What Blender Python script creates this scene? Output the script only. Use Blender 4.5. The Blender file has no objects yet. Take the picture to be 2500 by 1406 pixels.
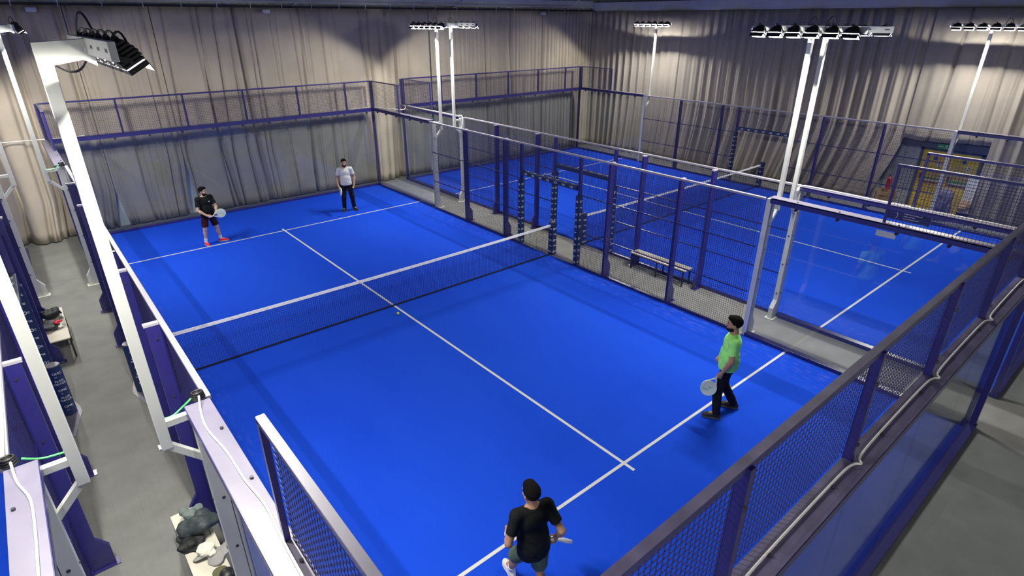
import bpy, bmesh, math, random
import numpy as np
from mathutils import Vector, Matrix

# ------------------------------------------------------------------ camera, world, exposure
S = bpy.context.scene
cam = bpy.data.objects.new('camera', bpy.data.cameras.new('camera'))
S.collection.objects.link(cam)
cam.location = (-5.7078, -11.0692, 6.1393)
cam.rotation_euler = (1.1342, -0.0008, -0.7005)
cam.data.sensor_width = 36.0
cam.data.lens = 1407.97 / 2500 * 36.0
cam.data.clip_start = 0.05
cam.data.clip_end = 200
S.camera = cam
W = bpy.data.worlds.new('world'); S.world = W; W.use_nodes = True
W.node_tree.nodes['Background'].inputs[0].default_value = (0.55, 0.6, 0.75, 1)
W.node_tree.nodes['Background'].inputs[1].default_value = 0.02
S.view_settings.view_transform = 'Standard'
S.view_settings.look = 'None'
S.view_settings.gamma = 1
S.view_settings.use_curve_mapping = False
S.view_settings.exposure = 0.0
LAMP = 655.0          # radiance of every floodlight lens
S.cycles.use_denoising = True
S.cycles.max_bounces = 7
S.cycles.diffuse_bounces = 4
S.cycles.glossy_bounces = 3
S.cycles.transmission_bounces = 4
S.cycles.transparent_max_bounces = 16
S.cycles.caustics_reflective = False
S.cycles.caustics_refractive = False
S.cycles.sample_clamp_indirect = 6.0

random.seed(7)
COL = S.collection

# ------------------------------------------------------------------ materials
def mat(name, color, rough=0.5, metal=0.0, spec=0.5, coat=0.0, emit=None, es=0.0,
        var=0.0, vscale=3.0, bump=0.0, bscale=60.0, sheen=0.0):
    m = bpy.data.materials.new(name); m.use_nodes = True
    nt = m.node_tree; b = nt.nodes['Principled BSDF']
    b.inputs['Base Color'].default_value = (*color, 1)
    b.inputs['Roughness'].default_value = rough
    b.inputs['Metallic'].default_value = metal
    b.inputs['Specular IOR Level'].default_value = spec
    b.inputs['Coat Weight'].default_value = coat
    b.inputs['Coat Roughness'].default_value = 0.2
    b.inputs['Sheen Weight'].default_value = sheen
    if emit:
        b.inputs['Emission Color'].default_value = (*emit, 1)
        b.inputs['Emission Strength'].default_value = es
    tc = nt.nodes.new('ShaderNodeTexCoord')
    if var > 0:
        n = nt.nodes.new('ShaderNodeTexNoise'); n.inputs['Scale'].default_value = vscale
        n.inputs['Detail'].default_value = 5
        nt.links.new(tc.outputs['Object'], n.inputs['Vector'])
        r = nt.nodes.new('ShaderNodeMapRange')
        r.inputs[1].default_value = 0.3; r.inputs[2].default_value = 0.7
        r.inputs[3].default_value = 1 - var; r.inputs[4].default_value = 1 + var
        nt.links.new(n.outputs['Fac'], r.inputs[0])
        mx = nt.nodes.new('ShaderNodeVectorMath'); mx.operation = 'SCALE'
        mx.inputs[0].default_value = color
        nt.links.new(r.outputs[0], mx.inputs['Scale'])
        nt.links.new(mx.outputs[0], b.inputs['Base Color'])
    if bump > 0:
        n2 = nt.nodes.new('ShaderNodeTexNoise'); n2.inputs['Scale'].default_value = bscale
        n2.inputs['Detail'].default_value = 3
        nt.links.new(tc.outputs['Object'], n2.inputs['Vector'])
        bp = nt.nodes.new('ShaderNodeBump'); bp.inputs['Strength'].default_value = bump
        bp.inputs['Distance'].default_value = 0.01
        nt.links.new(n2.outputs['Fac'], bp.inputs['Height'])
        nt.links.new(bp.outputs[0], b.inputs['Normal'])
    return m

def glass_mat(name, tint=(0.95, 0.965, 0.96), rough=0.02, ior=1.5):
    m = bpy.data.materials.new(name); m.use_nodes = True
    nt = m.node_tree; nt.nodes.clear()
    o = nt.nodes.new('ShaderNodeOutputMaterial')
    t = nt.nodes.new('ShaderNodeBsdfTransparent'); t.inputs[0].default_value = (*tint, 1)
    g = nt.nodes.new('ShaderNodeBsdfGlossy'); g.inputs['Roughness'].default_value = rough
    # Schlick reflectance, the same from both faces of the pane
    lw = nt.nodes.new('ShaderNodeLayerWeight'); lw.inputs['Blend'].default_value = 0.5
    pw = nt.nodes.new('ShaderNodeMath'); pw.operation = 'POWER'; pw.inputs[1].default_value = 5.0
    nt.links.new(lw.outputs['Facing'], pw.inputs[0])
    f = nt.nodes.new('ShaderNodeMath'); f.operation = 'MULTIPLY_ADD'
    f.inputs[1].default_value = 0.9; f.inputs[2].default_value = 0.04
    nt.links.new(pw.outputs[0], f.inputs[0])
    mx = nt.nodes.new('ShaderNodeMixShader')
    nt.links.new(f.outputs[0], mx.inputs[0]); nt.links.new(t.outputs[0], mx.inputs[1])
    nt.links.new(g.outputs[0], mx.inputs[2]); nt.links.new(mx.outputs[0], o.inputs[0])
    return m

def turf_mat():
    m = mat('blue_turf', (0.010, 0.085, 0.78), rough=0.95, spec=0.08, bump=0.4, bscale=180)
    nt = m.node_tree; b = nt.nodes['Principled BSDF']
    tc = nt.nodes.new('ShaderNodeTexCoord')
    n1 = nt.nodes.new('ShaderNodeTexNoise'); n1.inputs['Scale'].default_value = 0.45; n1.inputs['Detail'].default_value = 6
    n2 = nt.nodes.new('ShaderNodeTexNoise'); n2.inputs['Scale'].default_value = 14.0; n2.inputs['Detail'].default_value = 6
    mp = nt.nodes.new('ShaderNodeMapping'); mp.inputs['Scale'].default_value = (1, 0.35, 1)
    nt.links.new(tc.outputs['Object'], mp.inputs[0])
    nt.links.new(mp.outputs[0], n1.inputs['Vector']); nt.links.new(mp.outputs[0], n2.inputs['Vector'])
    r1 = nt.nodes.new('ShaderNodeValToRGB')
    r1.color_ramp.elements[0].position = 0.3; r1.color_ramp.elements[0].color = (0.0085, 0.062, 0.66, 1)
    r1.color_ramp.elements[1].position = 0.75; r1.color_ramp.elements[1].color = (0.013, 0.084, 0.73, 1)
    nt.links.new(n1.outputs['Fac'], r1.inputs[0])
    # sand dragged to the long edges of the court (lies on the carpet itself)
    sx = nt.nodes.new('ShaderNodeSeparateXYZ'); nt.links.new(tc.outputs['Object'], sx.inputs[0])
    ab = nt.nodes.new('ShaderNodeMath'); ab.operation = 'ABSOLUTE'; nt.links.new(sx.outputs[0], ab.inputs[0])
    er = nt.nodes.new('ShaderNodeMapRange'); er.inputs[1].default_value = 3.9; er.inputs[2].default_value = 4.9
    nt.links.new(ab.outputs[0], er.inputs[0])
    nr = nt.nodes.new('ShaderNodeMapRange'); nr.inputs[1].default_value = 0.52; nr.inputs[2].default_value = 0.75
    nt.links.new(n2.outputs['Fac'], nr.inputs[0])
    mu = nt.nodes.new('ShaderNodeMath'); mu.operation = 'MULTIPLY'
    nt.links.new(er.outputs[0], mu.inputs[0]); nt.links.new(nr.outputs[0], mu.inputs[1])
    mu2 = nt.nodes.new('ShaderNodeMath'); mu2.operation = 'MULTIPLY'; mu2.inputs[1].default_value = 0.16
    nt.links.new(mu.outputs[0], mu2.inputs[0])
    mx = nt.nodes.new('ShaderNodeMix'); mx.data_type = 'RGBA'
    nt.links.new(mu2.outputs[0], mx.inputs[0]); nt.links.new(r1.outputs[0], mx.inputs[6])
    mx.inputs[7].default_value = (0.35, 0.4, 0.8, 1)
    nt.links.new(mx.outputs[2], b.inputs['Base Color'])
    return m

def clad_mat(name, color, per=0.2, axis=0):
    m = mat(name, color, rough=0.5, spec=0.4)
    nt = m.node_tree; b = nt.nodes['Principled BSDF']
    tc = nt.nodes.new('ShaderNodeTexCoord'); w = nt.nodes.new('ShaderNodeTexWave')
    w.bands_direction = 'XYZ'[axis]; w.inputs['Scale'].default_value = 0.314 / per
    nt.links.new(tc.outputs['Object'], w.inputs[0])
    bp = nt.nodes.new('ShaderNodeBump'); bp.inputs['Strength'].default_value = 1.0; bp.inputs['Distance'].default_value = 0.03
    nt.links.new(w.outputs['Fac'], bp.inputs['Height']); nt.links.new(bp.outputs[0], b.inputs['Normal'])
    return m

M = {}
M['turf'] = turf_mat()
M['line'] = mat('white_line', (0.66, 0.67, 0.66), 0.8, var=0.06, vscale=20)
M['floor'] = mat('grey_carpet', (0.215, 0.218, 0.212), 0.92, spec=0.15, var=0.10, vscale=2.2, bump=0.5, bscale=140)
M['blue'] = mat('navy_steel', (0.017, 0.014, 0.14), 0.36, spec=0.8, coat=0.5, var=0.08, vscale=6)
M['wire'] = mat('navy_wire', (0.030, 0.026, 0.11), 0.55, spec=0.4, coat=0.0)
M['plate'] = mat('highlit_steel_top', (0.15, 0.14, 0.20), 0.42, spec=0.7, coat=0.2, var=0.12, vscale=3)  # pale tone paints the lamp highlight on blue steel tops; foot plates share it
M['plate_d'] = mat('scuffed_highlit_steel', (0.13, 0.115, 0.21), 0.4, spec=0.8, coat=0.5, var=0.3, vscale=5)  # lighter purple paints the lamp sheen on blue steel tops; the variation is scuffs
M['white'] = mat('white_steel', (0.68, 0.70, 0.66), 0.42, spec=0.5, var=0.02, vscale=4)
M['rail'] = mat('highlit_tube', (0.36, 0.34, 0.40), 0.35, spec=0.6)  # blue rails and post caps, their lamp highlight painted in as pale lavender grey
M['black'] = mat('black_plastic', (0.012, 0.012, 0.014), 0.45)
M['bolt'] = mat('zinc_bolt', (0.10, 0.10, 0.12), 0.35, metal=0.8)
M['lens'] = mat('lamp_lens', (0.9, 0.9, 0.9), 0.3, emit=(1.0, 0.965, 0.87), es=LAMP)
def wide_beam(m, k=0.05):
    # floodlight optics: a wide, even beam with a sharp edge at the plane of the lens
    nt = m.node_tree; b = nt.nodes['Principled BSDF']
    lw = nt.nodes.new('ShaderNodeLayerWeight'); lw.inputs['Blend'].default_value = 0.5
    a = nt.nodes.new('ShaderNodeMath'); a.operation = 'SUBTRACT'; a.inputs[0].default_value = 1.0 + k
    nt.links.new(lw.outputs['Facing'], a.inputs[1])
    d = nt.nodes.new('ShaderNodeMath'); d.operation = 'DIVIDE'; d.inputs[0].default_value = LAMP
    nt.links.new(a.outputs[0], d.inputs[1])
    e = nt.nodes.new('ShaderNodeMapRange'); e.interpolation_type = 'SMOOTHSTEP'
    e.inputs[1].default_value = k + 0.13; e.inputs[2].default_value = k + 0.22
    nt.links.new(a.outputs[0], e.inputs[0])
    f = nt.nodes.new('ShaderNodeMath'); f.operation = 'MULTIPLY'
    nt.links.new(d.outputs[0], f.inputs[0]); nt.links.new(e.outputs[0], f.inputs[1])
    nt.links.new(f.outputs[0], b.inputs['Emission Strength'])
wide_beam(M['lens'])
M['ref'] = mat('lamp_sticker', (0.6, 0.62, 0.6), 0.5)
M['glass'] = glass_mat('court_glass')
M['glass_back'] = glass_mat('back_wall_glass', (0.83, 0.86, 0.885))
M['glass_edge'] = mat('glass_edge_green', (0.25, 0.42, 0.36), 0.3)
M['pad'] = mat('navy_padding', (0.012, 0.028, 0.10), 0.5, spec=0.5, var=0.1, vscale=8)
M['mark'] = mat('white_print', (0.8, 0.82, 0.82), 0.6)
M['net'] = mat('black_net_cord', (0.006, 0.007, 0.02), 0.8)
M['tape'] = mat('white_net_tape', (0.9, 0.9, 0.88), 0.7, var=0.04, vscale=5)
M['curtain'] = mat('taupe_curtain', (0.47, 0.415, 0.34), 0.9, spec=0.1, var=0.08, vscale=1.2, sheen=0.15)
M['curtain_r'] = mat('grey_curtain', (0.36, 0.325, 0.285), 0.9, spec=0.1, var=0.08, vscale=1.2, sheen=0.15)
M['wall'] = clad_mat('wall_cladding', (0.80, 0.88, 0.92), 0.25, 0)
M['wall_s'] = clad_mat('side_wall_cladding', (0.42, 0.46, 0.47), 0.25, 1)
M['dark'] = mat('light_wall', (0.8, 0.79, 0.77), 0.8)
M['ceil'] = mat('ceiling_panel', (0.10, 0.105, 0.115), 0.8)
M['beam'] = mat('grey_purlin', (0.62, 0.64, 0.68), 0.5, var=0.1, vscale=2)
M['track'] = mat('black_track', (0.012, 0.012, 0.014), 0.6)
M['cable_w'] = mat('white_cable', (0.85, 0.84, 0.80), 0.5)
M['cable_g'] = mat('green_cable', (0.10, 0.65, 0.18), 0.45)
M['board'] = mat('cream_laminate', (0.62, 0.59, 0.50), 0.5, var=0.05, vscale=4)
M['yellow'] = mat('yellow_door', (0.68, 0.50, 0.02), 0.5, var=0.06, vscale=5)
M['doorframe'] = mat('blue_grey_frame', (0.06, 0.08, 0.12), 0.5)
M['green'] = mat('exit_green', (0.01, 0.30, 0.10), 0.5)
M['signblue'] = mat('sign_blue', (0.03, 0.07, 0.35), 0.5)
M['red'] = mat('extinguisher_red', (0.45, 0.02, 0.02), 0.35)
M['darkred'] = mat('dark_red_bar', (0.18, 0.03, 0.03), 0.5)
M['wood'] = mat('raw_wood', (0.42, 0.27, 0.13), 0.8, var=0.2, vscale=9)
M['bin'] = mat('lilac_grey_cover', (0.16, 0.15, 0.25), 0.7, var=0.1)
M['skin'] = mat('skin', (0.42, 0.24, 0.155), 0.5, spec=0.35)
M['skin2'] = mat('skin_pale', (0.55, 0.35, 0.25), 0.5, spec=0.35)
M['hair'] = mat('black_hair', (0.004, 0.0035, 0.0035), 0.85, spec=0.15, bump=0.8, bscale=120)
M['beard'] = mat('dark_brown_beard', (0.022, 0.014, 0.011), 0.9, spec=0.1)
M['eyew'] = mat('eye_white', (0.7, 0.7, 0.68), 0.3)
M['lips'] = mat('lips', (0.30, 0.12, 0.09), 0.5)
M['tee_black'] = mat('black_tee', (0.008, 0.010, 0.011), 0.85, spec=0.2, bump=0.3, bscale=25)
M['tee_white'] = mat('white_tee', (0.60, 0.60, 0.59), 0.85, spec=0.2, bump=0.3, bscale=25)
M['tee_green'] = mat('neon_tee', (0.38, 1.0, 0.26), 0.8, spec=0.2, var=0.1, vscale=4, bump=0.3, bscale=25)
M['maroon'] = mat('maroon_shorts', (0.035, 0.004, 0.012), 0.85, spec=0.2)
M['olive'] = mat('olive_shorts', (0.075, 0.115, 0.075), 0.85, spec=0.2, var=0.3, vscale=5)
M['trouser'] = mat('black_trousers', (0.006, 0.007, 0.012), 0.85, spec=0.2, bump=0.3, bscale=18)
M['sock'] = mat('white_sock', (0.75, 0.75, 0.74), 0.9)
M['shoe_red'] = mat('coral_red_shoe', (0.85, 0.012, 0.04), 0.5)
M['shoe_black'] = mat('black_shoe', (0.01, 0.01, 0.011), 0.6)
M['shoe_white'] = mat('white_shoe', (0.72, 0.72, 0.68), 0.6)
M['sole'] = mat('pale_sole', (0.6, 0.6, 0.56), 0.6)
M['sole_d'] = mat('dark_sole', (0.10, 0.09, 0.06), 0.7)
M['racket'] = mat('pale_green_racket', (0.62, 0.74, 0.66), 0.4, spec=0.5)
M['racket_w'] = mat('white_racket', (0.75, 0.76, 0.74), 0.4, spec=0.5)
M['logo_g'] = mat('green_print', (0.05, 0.40, 0.28), 0.5)
M['ball'] = mat('tennis_ball', (0.48, 0.75, 0.03), 0.9)
M['jacket'] = mat('black_jacket', (0.010, 0.012, 0.013), 0.7, bump=0.6, bscale=12)
M['jacket_g'] = mat('grey_green_jacket', (0.14, 0.18, 0.17), 0.7, bump=0.6, bscale=12)
M['bag'] = mat('dark_slate_bag', (0.030, 0.042, 0.048), 0.6, bump=0.5, bscale=14)
M['towel'] = mat('cream_towel', (0.66, 0.65, 0.56), 0.9, bump=0.5, bscale=30)
M['greycloth'] = mat('grey_cloth', (0.30, 0.30, 0.30), 0.9, bump=0.5, bscale=30)
M['cap'] = mat('olive_cap', (0.10, 0.10, 0.045), 0.8)
M['bottle'] = glass_mat('clear_bottle', (0.80, 0.84, 0.86), 0.05)
M['redbag'] = mat('glossy_red_bag', (0.75, 0.01, 0.03), 0.2, spec=0.8, coat=0.5)

# ------------------------------------------------------------------ mesh helpers
class MB:
    def __init__(s): s.v = []; s.f = []; s.mi = []; s.cur = 0; s.smooth = False
    def add(s, vs, fs):
        o = len(s.v); s.v += [tuple(v) for v in vs]
        s.f += [tuple(o + i for i in f) for f in fs]; s.mi += [s.cur] * len(fs)
    def box(s, x0, x1, y0, y1, z0, z1):
        x0, x1 = min(x0, x1), max(x0, x1); y0, y1 = min(y0, y1), max(y0, y1); z0, z1 = min(z0, z1), max(z0, z1)
        s.add([(x0,y0,z0),(x1,y0,z0),(x1,y1,z0),(x0,y1,z0),(x0,y0,z1),(x1,y0,z1),(x1,y1,z1),(x0,y1,z1)],
              [(0,3,2,1),(4,5,6,7),(0,1,5,4),(1,2,6,5),(2,3,7,6),(3,0,4,7)])
    def bar(s, a, b, w, h=None, up=(0,0,1)):
        h = h or w; a = Vector(a); b = Vector(b); d = (b - a).normalized(); up = Vector(up)
        if abs(d.dot(up)) > 0.99: up = Vector((1,0,0))
        r = d.cross(up).normalized() * w/2; u = r.cross(d).normalized() * h/2
        vs = [a-r-u, a+r-u, a+r+u, a-r+u, b-r-u, b+r-u, b+r+u, b-r+u]
        s.add(vs, [(0,1,2,3),(7,6,5,4),(0,4,5,1),(1,5,6,2),(2,6,7,3),(3,7,4,0)])
    def cyl(s, a, b, r, n=12, r2=None):
        r2 = r if r2 is None else r2
        a = Vector(a); b = Vector(b); d = (b - a).normalized()
        up = Vector((0,0,1)) if abs(d.z) < .95 else Vector((1,0,0))
        x = d.cross(up).normalized(); y = d.cross(x)
        vs = []
        for c, rr in ((a, r), (b, r2)):
            for i in range(n):
                t = 2*math.pi*i/n; vs.append(c + x*rr*math.cos(t) + y*rr*math.sin(t))
        s.add(vs, [(i, (i+1) % n, n+(i+1) % n, n+i) for i in range(n)] + [tuple(range(n-1,-1,-1)), tuple(range(n, 2*n))])
    def tube(s, pts, r, n=8):
        pts = [Vector(p) for p in pts]; vs = []; prev = None
        for i, p in enumerate(pts):
            d = (pts[min(i+1, len(pts)-1)] - pts[max(i-1, 0)]).normalized()
            if prev is None:
                up = Vector((0,0,1)) if abs(d.z) < .9 else Vector((1,0,0)); x = d.cross(up).normalized()
            else: x = (prev - d*prev.dot(d)).normalized()
            prev = x; y = d.cross(x)
            for k in range(n):
                t = 2*math.pi*k/n; vs.append(p + x*r*math.cos(t) + y*r*math.sin(t))
        fs = []
        for i in range(len(pts)-1):
            for k in range(n): fs.append((i*n+k, i*n+(k+1) % n, (i+1)*n+(k+1) % n, (i+1)*n+k))
        fs += [tuple(range(n-1,-1,-1)), tuple(range((len(pts)-1)*n, len(pts)*n))]
        s.add(vs, fs)
    def prism(s, poly, a, b, T):          # polygon (u,v) pushed from w=a to w=b, T(u,v,w) -> point
        n = len(poly); vs = [T(u, v, a) for u, v in poly] + [T(u, v, b) for u, v in poly]
        s.add(vs, [(i, (i+1) % n, n+(i+1) % n, n+i) for i in range(n)] + [tuple(range(n-1,-1,-1)), tuple(range(n, 2*n))])
    def build(s, name, m, parent=None, smooth=False, bevel=0.0, fix=True):
        me = bpy.data.meshes.new(name)
        off = parent_world(parent) if parent is not None else Vector((0,0,0))
        me.from_pydata([(v[0]-off.x, v[1]-off.y, v[2]-off.z) for v in s.v], [], s.f)
        ms = m if isinstance(m, (list, tuple)) else [m]
        for q in ms: me.materials.append(q)
        if len(ms) > 1: me.polygons.foreach_set('material_index', s.mi)
        if smooth: me.polygons.foreach_set('use_smooth', [True]*len(me.polygons))
        if fix:
            bm = bmesh.new(); bm.from_mesh(me); bmesh.ops.recalc_face_normals(bm, faces=bm.faces); bm.to_mesh(me); bm.free()
        me.update()
        o = bpy.data.objects.new(name, me); COL.objects.link(o)
        if parent is not None: o.parent = parent
        if bevel:
            bv = o.modifiers.new('bevel', 'BEVEL'); bv.width = bevel; bv.segments = 2; bv.limit_method = 'ANGLE'
        return o

def parent_world(p):
    v = Vector((0,0,0))
    while p is not None: v += Vector(p.location); p = p.parent
    return v

def tag(o, label, cat, group=None, kind=None):
    if label: o['label'] = label
    if cat: o['category'] = cat
    if group: o['group'] = group
    if kind: o['kind'] = kind
    return o

def thing(name, label, cat, loc=(0,0,0), group=None, kind=None):
    o = bpy.data.objects.new(name, None); COL.objects.link(o); o.location = loc
    o.empty_display_size = 0.1
    return tag(o, label, cat, group, kind)

def copy_tree(o, parent=None):
    c = o.copy(); COL.objects.link(c)
    if parent is not None: c.parent = parent
    for ch in list(o.children): copy_tree(ch, c)
    return c

# ------------------------------------------------------------------ room shell
def struct(name, mb, m, label=None, **k):
    o = mb.build(name, m, **k); o['kind'] = 'structure'
    if label: o['label'] = label
    return o

X0, X1, Y0, Y1, ZC = -19.0, 18.35, -15.0, 10.86, 7.6
b = MB(); b.box(X0, X1, Y0, Y1, -0.12, 0.0); struct('floor', b, M['floor'], 'grey carpet floor between and around the blue courts')
b = MB(); b.box(X0, X1, Y1, Y1+0.1, 0, ZC); struct('wall_back', b, M['wall'])
b = MB(); b.box(X0-0.1, X0, Y0, Y1, 0, ZC); struct('wall_left', b, M['dark'])
b = MB(); b.box(X0, X1, Y0-0.1, Y0, 0, ZC); struct('wall_front', b, M['dark'])
b = MB(); b.box(X1, X1+0.1, Y0, Y1, 0, ZC); struct('wall_right', b, M['wall_s'])
b = MB(); b.box(X0, X1, Y0, Y1, ZC, ZC+0.1); struct('ceiling', b, M['ceil'])
b = MB()
b.box(X0, X1, 10.62, 10.84, 6.62, 6.68); b.box(X0, X1, 10.7, 10.74, 6.62, 6.92); b.box(X0, X1, 10.62, 10.84, 6.88, 6.92)
struct('trim_1', b, M['beam'], 'grey steel purlin running above the back curtain')
b = MB(); b.box(17.86, 18.0, -14.9, 10.7, 6.48, 6.86)
struct('trim_2', b, M['beam'], 'grey green beam above the right-hand curtain')
b = MB()
for x in (2.6, 9.3, 15.9, -6.0, -12.5):
    b.add([(x,10.64,6.5),(x+.16,10.64,6.5),(x+2.2,10.64,7.58),(x+2.04,10.64,7.58),
           (x,10.85,6.5),(x+.16,10.85,6.5),(x+2.2,10.85,7.58),(x+2.04,10.85,7.58)],
          [(0,1,2,3),(7,6,5,4),(0,4,5,1),(1,5,6,2),(2,6,7,3),(3,7,4,0)])
struct('trim_3', b, M['beam'], 'slanting steel braces high on the back wall')

# turf of the three courts: a rolled-out carpet with its printed lines
def turf(cx, label):
    t = thing('court_turf', label, None, (cx, 0, 0), kind='structure')
    b = MB(); b.box(cx-5.04, cx+5.04, -10.04, 10.04, 0.001, 0.012); b.build('turf_carpet', M['turf'], t)['kind'] = 'structure'
    for y in (6.95, -6.95):
        b = MB(); b.box(cx-5.03, cx+5.03, y-.025, y+.025, 0.0125, 0.0155); b.build('service_line', M['line'], t)
    b = MB(); b.box(cx-.025, cx+.025, -7.15, 7.15, 0.0127, 0.0157); b.build('centre_line', M['line'], t)
    return t
turf(0, 'blue artificial turf of the central court where the four players stand')
turf(11.5, 'blue artificial turf of the empty right-hand court')
turf(-11.5, 'blue artificial turf of the court cut off by the left edge of the photo')

# ------------------------------------------------------------------ wire mesh panels
def wires(b, o, u, v, lu, lv, n, step=0.05, w=0.0045):
    """welded wire mesh: corner o, unit vectors u, v, sizes, n = normal; wires along v first, along u in front"""
    o, u, v, n = Vector(o), Vector(u), Vector(v), Vector(n)
    h = w/2
    def rod(a, d, L, e):
        c = [a - e*h - n*h, a + e*h - n*h, a + e*h + n*h, a - e*h + n*h]
        vs = c + [q + d*L for q in c]
        b.add(vs, [(0,1,2,3),(7,6,5,4),(0,4,5,1),(1,5,6,2),(2,6,7,3),(3,7,4,0)])
    k = int(lu/step + 1e-6)
    for i in range(k+1): rod(o + u*min(i*step, lu), v, lv, u)
    k = int(lv/step + 1e-6)
    for i in range(k+1): rod(o + v*min(i*step, lv) + n*w, u, lu, v)

def sides(cx, s):
    """court-side transform: X outward distance from the court axis"""
    return lambda X: cx + s*X

# ------------------------------------------------------------------ padding marks
def pad_marks(T, z0, z1, w, parent, big=False):
    """white print: ring emblem with a C beside it, alternating with two short text bars; T(u, z, w) -> point"""
    b = MB(); z = z0; k = 0
    while z < z1:
        if k % 2 == 0:
            r = 0.03
            ring = [(r*math.cos(t)-.018, z + r*math.sin(t)) for t in np.linspace(0, 2*math.pi, 13)[:-1]]
            for i in range(12):
                a, c = ring[i], ring[(i+1) % 12]
                am = ((a[0]+.018)*.6-.018, z+(a[1]-z)*.6); cm = ((c[0]+.018)*.6-.018, z+(c[1]-z)*.6)
                b.add([T(*a, w), T(*c, w), T(*cm, w), T(*am, w)], [(0,1,2,3)])
            for i in range(9):
                t0 = math.radians(50 + i*29); t1 = math.radians(50 + (i+1)*29)
                q = [(0.036+rr*math.cos(t)*.8, z+rr*math.sin(t)) for t, rr in ((t0, .020), (t1, .020), (t1, .011), (t0, .011))]
                b.add([T(*p, w) for p in q], [(0,1,2,3)])
        else:
            for dz, x0, x1 in ((.012, -.038, .034), (-.010, -.005, .036)):
                b.add([T(x0, z+dz-.006, w), T(x1, z+dz-.006, w), T(x1, z+dz+.006, w), T(x0, z+dz+.006, w)], [(0,1,2,3)])
        z += 0.17; k += 1
    return b.build('printed_logo', M['mark'], parent, fix=False)

def text_marks(lines, T, parent, size, name='printed_lettering', m=None):
    """real lettering: font curve turned into mesh, placed through T(u, z, w)"""
    b = MB()
    for txt, u0, z0, sz in lines:
        cu = bpy.data.curves.new('t', 'FONT'); cu.body = txt; cu.size = sz; cu.align_x = 'CENTER'; cu.resolution_u = 2
        o = bpy.data.objects.new('t', cu); COL.objects.link(o)
        dg = bpy.context.evaluated_depsgraph_get(); me = o.evaluated_get(dg).to_mesh()
        vs = [T(u0 + v.co.x, z0 + v.co.y, 0.0) for v in me.vertices]
        b.add(vs, [tuple(p.vertices) for p in me.polygons])
        o.evaluated_get(dg).to_mesh_clear(); bpy.data.objects.remove(o); bpy.data.curves.remove(cu)
    return b.build(name, m or M['mark'], parent, fix=False)

# ------------------------------------------------------------------ side fence of a court (y -6 .. 6)
POSTS = (4.05, 2.05, -2.0, -4.0)
DOOR = (1.29, -1.02)
def side_fence(cx, s, label, marks=True):
    X = sides(cx, s)
    t = thing('mesh_side_fence', label, 'fence', (X(5.1), 0, 0), 'mesh side fences of the courts')
    def post(y, h=2.97):
        b = MB()
        b.box(X(5.035), X(5.19), y-.03, y+.03, 0.0, h)
        b.prism([(5.19, 0), (5.30, 0), (5.30, .30), (5.19, .46)], y-.03, y+.03, lambda u, v, w: (X(u), w, v))
        b.box(X(5.02), X(5.34), y-.07, y+.07, 0.0, .012)
        p = b.build('post', M['blue'], t)
        c = MB(); c.box(X(5.0), X(5.21), y-.034, y+.034, h, h+.03); c.build('post_cap', M['rail'], p)
        for z in (.16, 1.1, 2.0, 2.8):
            c = MB(); c.cyl((X(5.11), y-.03-.012, z), (X(5.11), y-.03, z), .014, 8); c.build('bolt', M['bolt'], p)
    for y in POSTS: post(y)
    for i, y in enumerate(DOOR):
        b = MB(); b.box(X(5.035), X(5.13), y-.03, y+.03, 0, 2.97); p = b.build('door_post', M['blue'], t)
        b = MB(); b.box(X(4.985), X(5.16), y-.055, y+.055, 0.02, 1.98)
        pd = b.build('post_padding', M['pad'], p, bevel=.012)
        if marks:
            pad_marks(lambda u, z, w: (X(4.983), y + s*u*.9, z), .12, 1.9, 0, pd)
            pad_marks(lambda u, z, w: (X(5.075) + u, y-.0575, z), .12, 1.9, 0, pd)
            pad_marks(lambda u, z, w: (X(5.162), y - s*u*.9, z), .12, 1.9, 0, pd)
    b = MB(); b.box(X(5.0), X(5.14), DOOR[1]+.05, DOOR[0]-.05, 2.10, 2.22)
    hd = b.build('door_header_padding', M['pad'], t, bevel=.012)
    if marks:
        for yy in np.arange(DOOR[1]+.25, DOOR[0]-.15, .3):
            pad_marks(lambda u, z, w: (X(4.998), yy + s*u*1.3, 2.16 + (z-2.16)), 2.16, 2.17, 0, hd)
            pad_marks(lambda u, z, w: (X(5.03) + s*(z-2.16), yy + u*1.3, 2.222), 2.20, 2.21, 0, hd)
    ys = [5.93, 4.05, 2.05, 1.29]; bays = [(ys[i+1], ys[i]) for i in range(3)]
    ys = [-1.02, -2.0, -4.0, -5.93]; bays += [(ys[i+1], ys[i]) for i in range(3)]
    for y0, y1 in bays:
        b = MB(); wires(b, (X(5.02), y0+.01, .06), (0,1,0), (0,0,1), y1-y0-.02, 2.9, (s,0,0))
        b.build('mesh_panel', M['wire'], t, fix=False)
    b = MB(); wires(b, (X(5.02), DOOR[1], 2.23), (0,1,0), (0,0,1), DOOR[0]-DOOR[1], .72, (s,0,0)); b.build('mesh_panel', M['wire'], t, fix=False)
    for y0, y1 in bays:
        for z in (1.0, 2.0):
            b = MB(); b.box(X(5.025), X(5.05), y0, y1, z-.012, z+.012); b.build('cross_rail', M['blue'], t)
        b = MB(); b.box(X(5.0), X(5.06), y0, y1, 0.0, .06); b.build('bottom_rail', M['blue'], t)
    b = MB(); b.box(X(4.995), X(5.055), -5.95, 5.95, 2.975, 3.02); b.build('top_rail', M['rail'], t, bevel=.006)
    # hexagonal steel foot plate under the net post, outside the fence
    b = MB(); b.prism([(5.14, .80), (5.2, .79), (5.36, .05), (5.36, -.1), (5.2, -.82), (5.14, -.84)], .001, .012, lambda u, v, w: (X(u), v, w))
    b.build('foot_plate', M['plate'], t)
    return t

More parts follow.
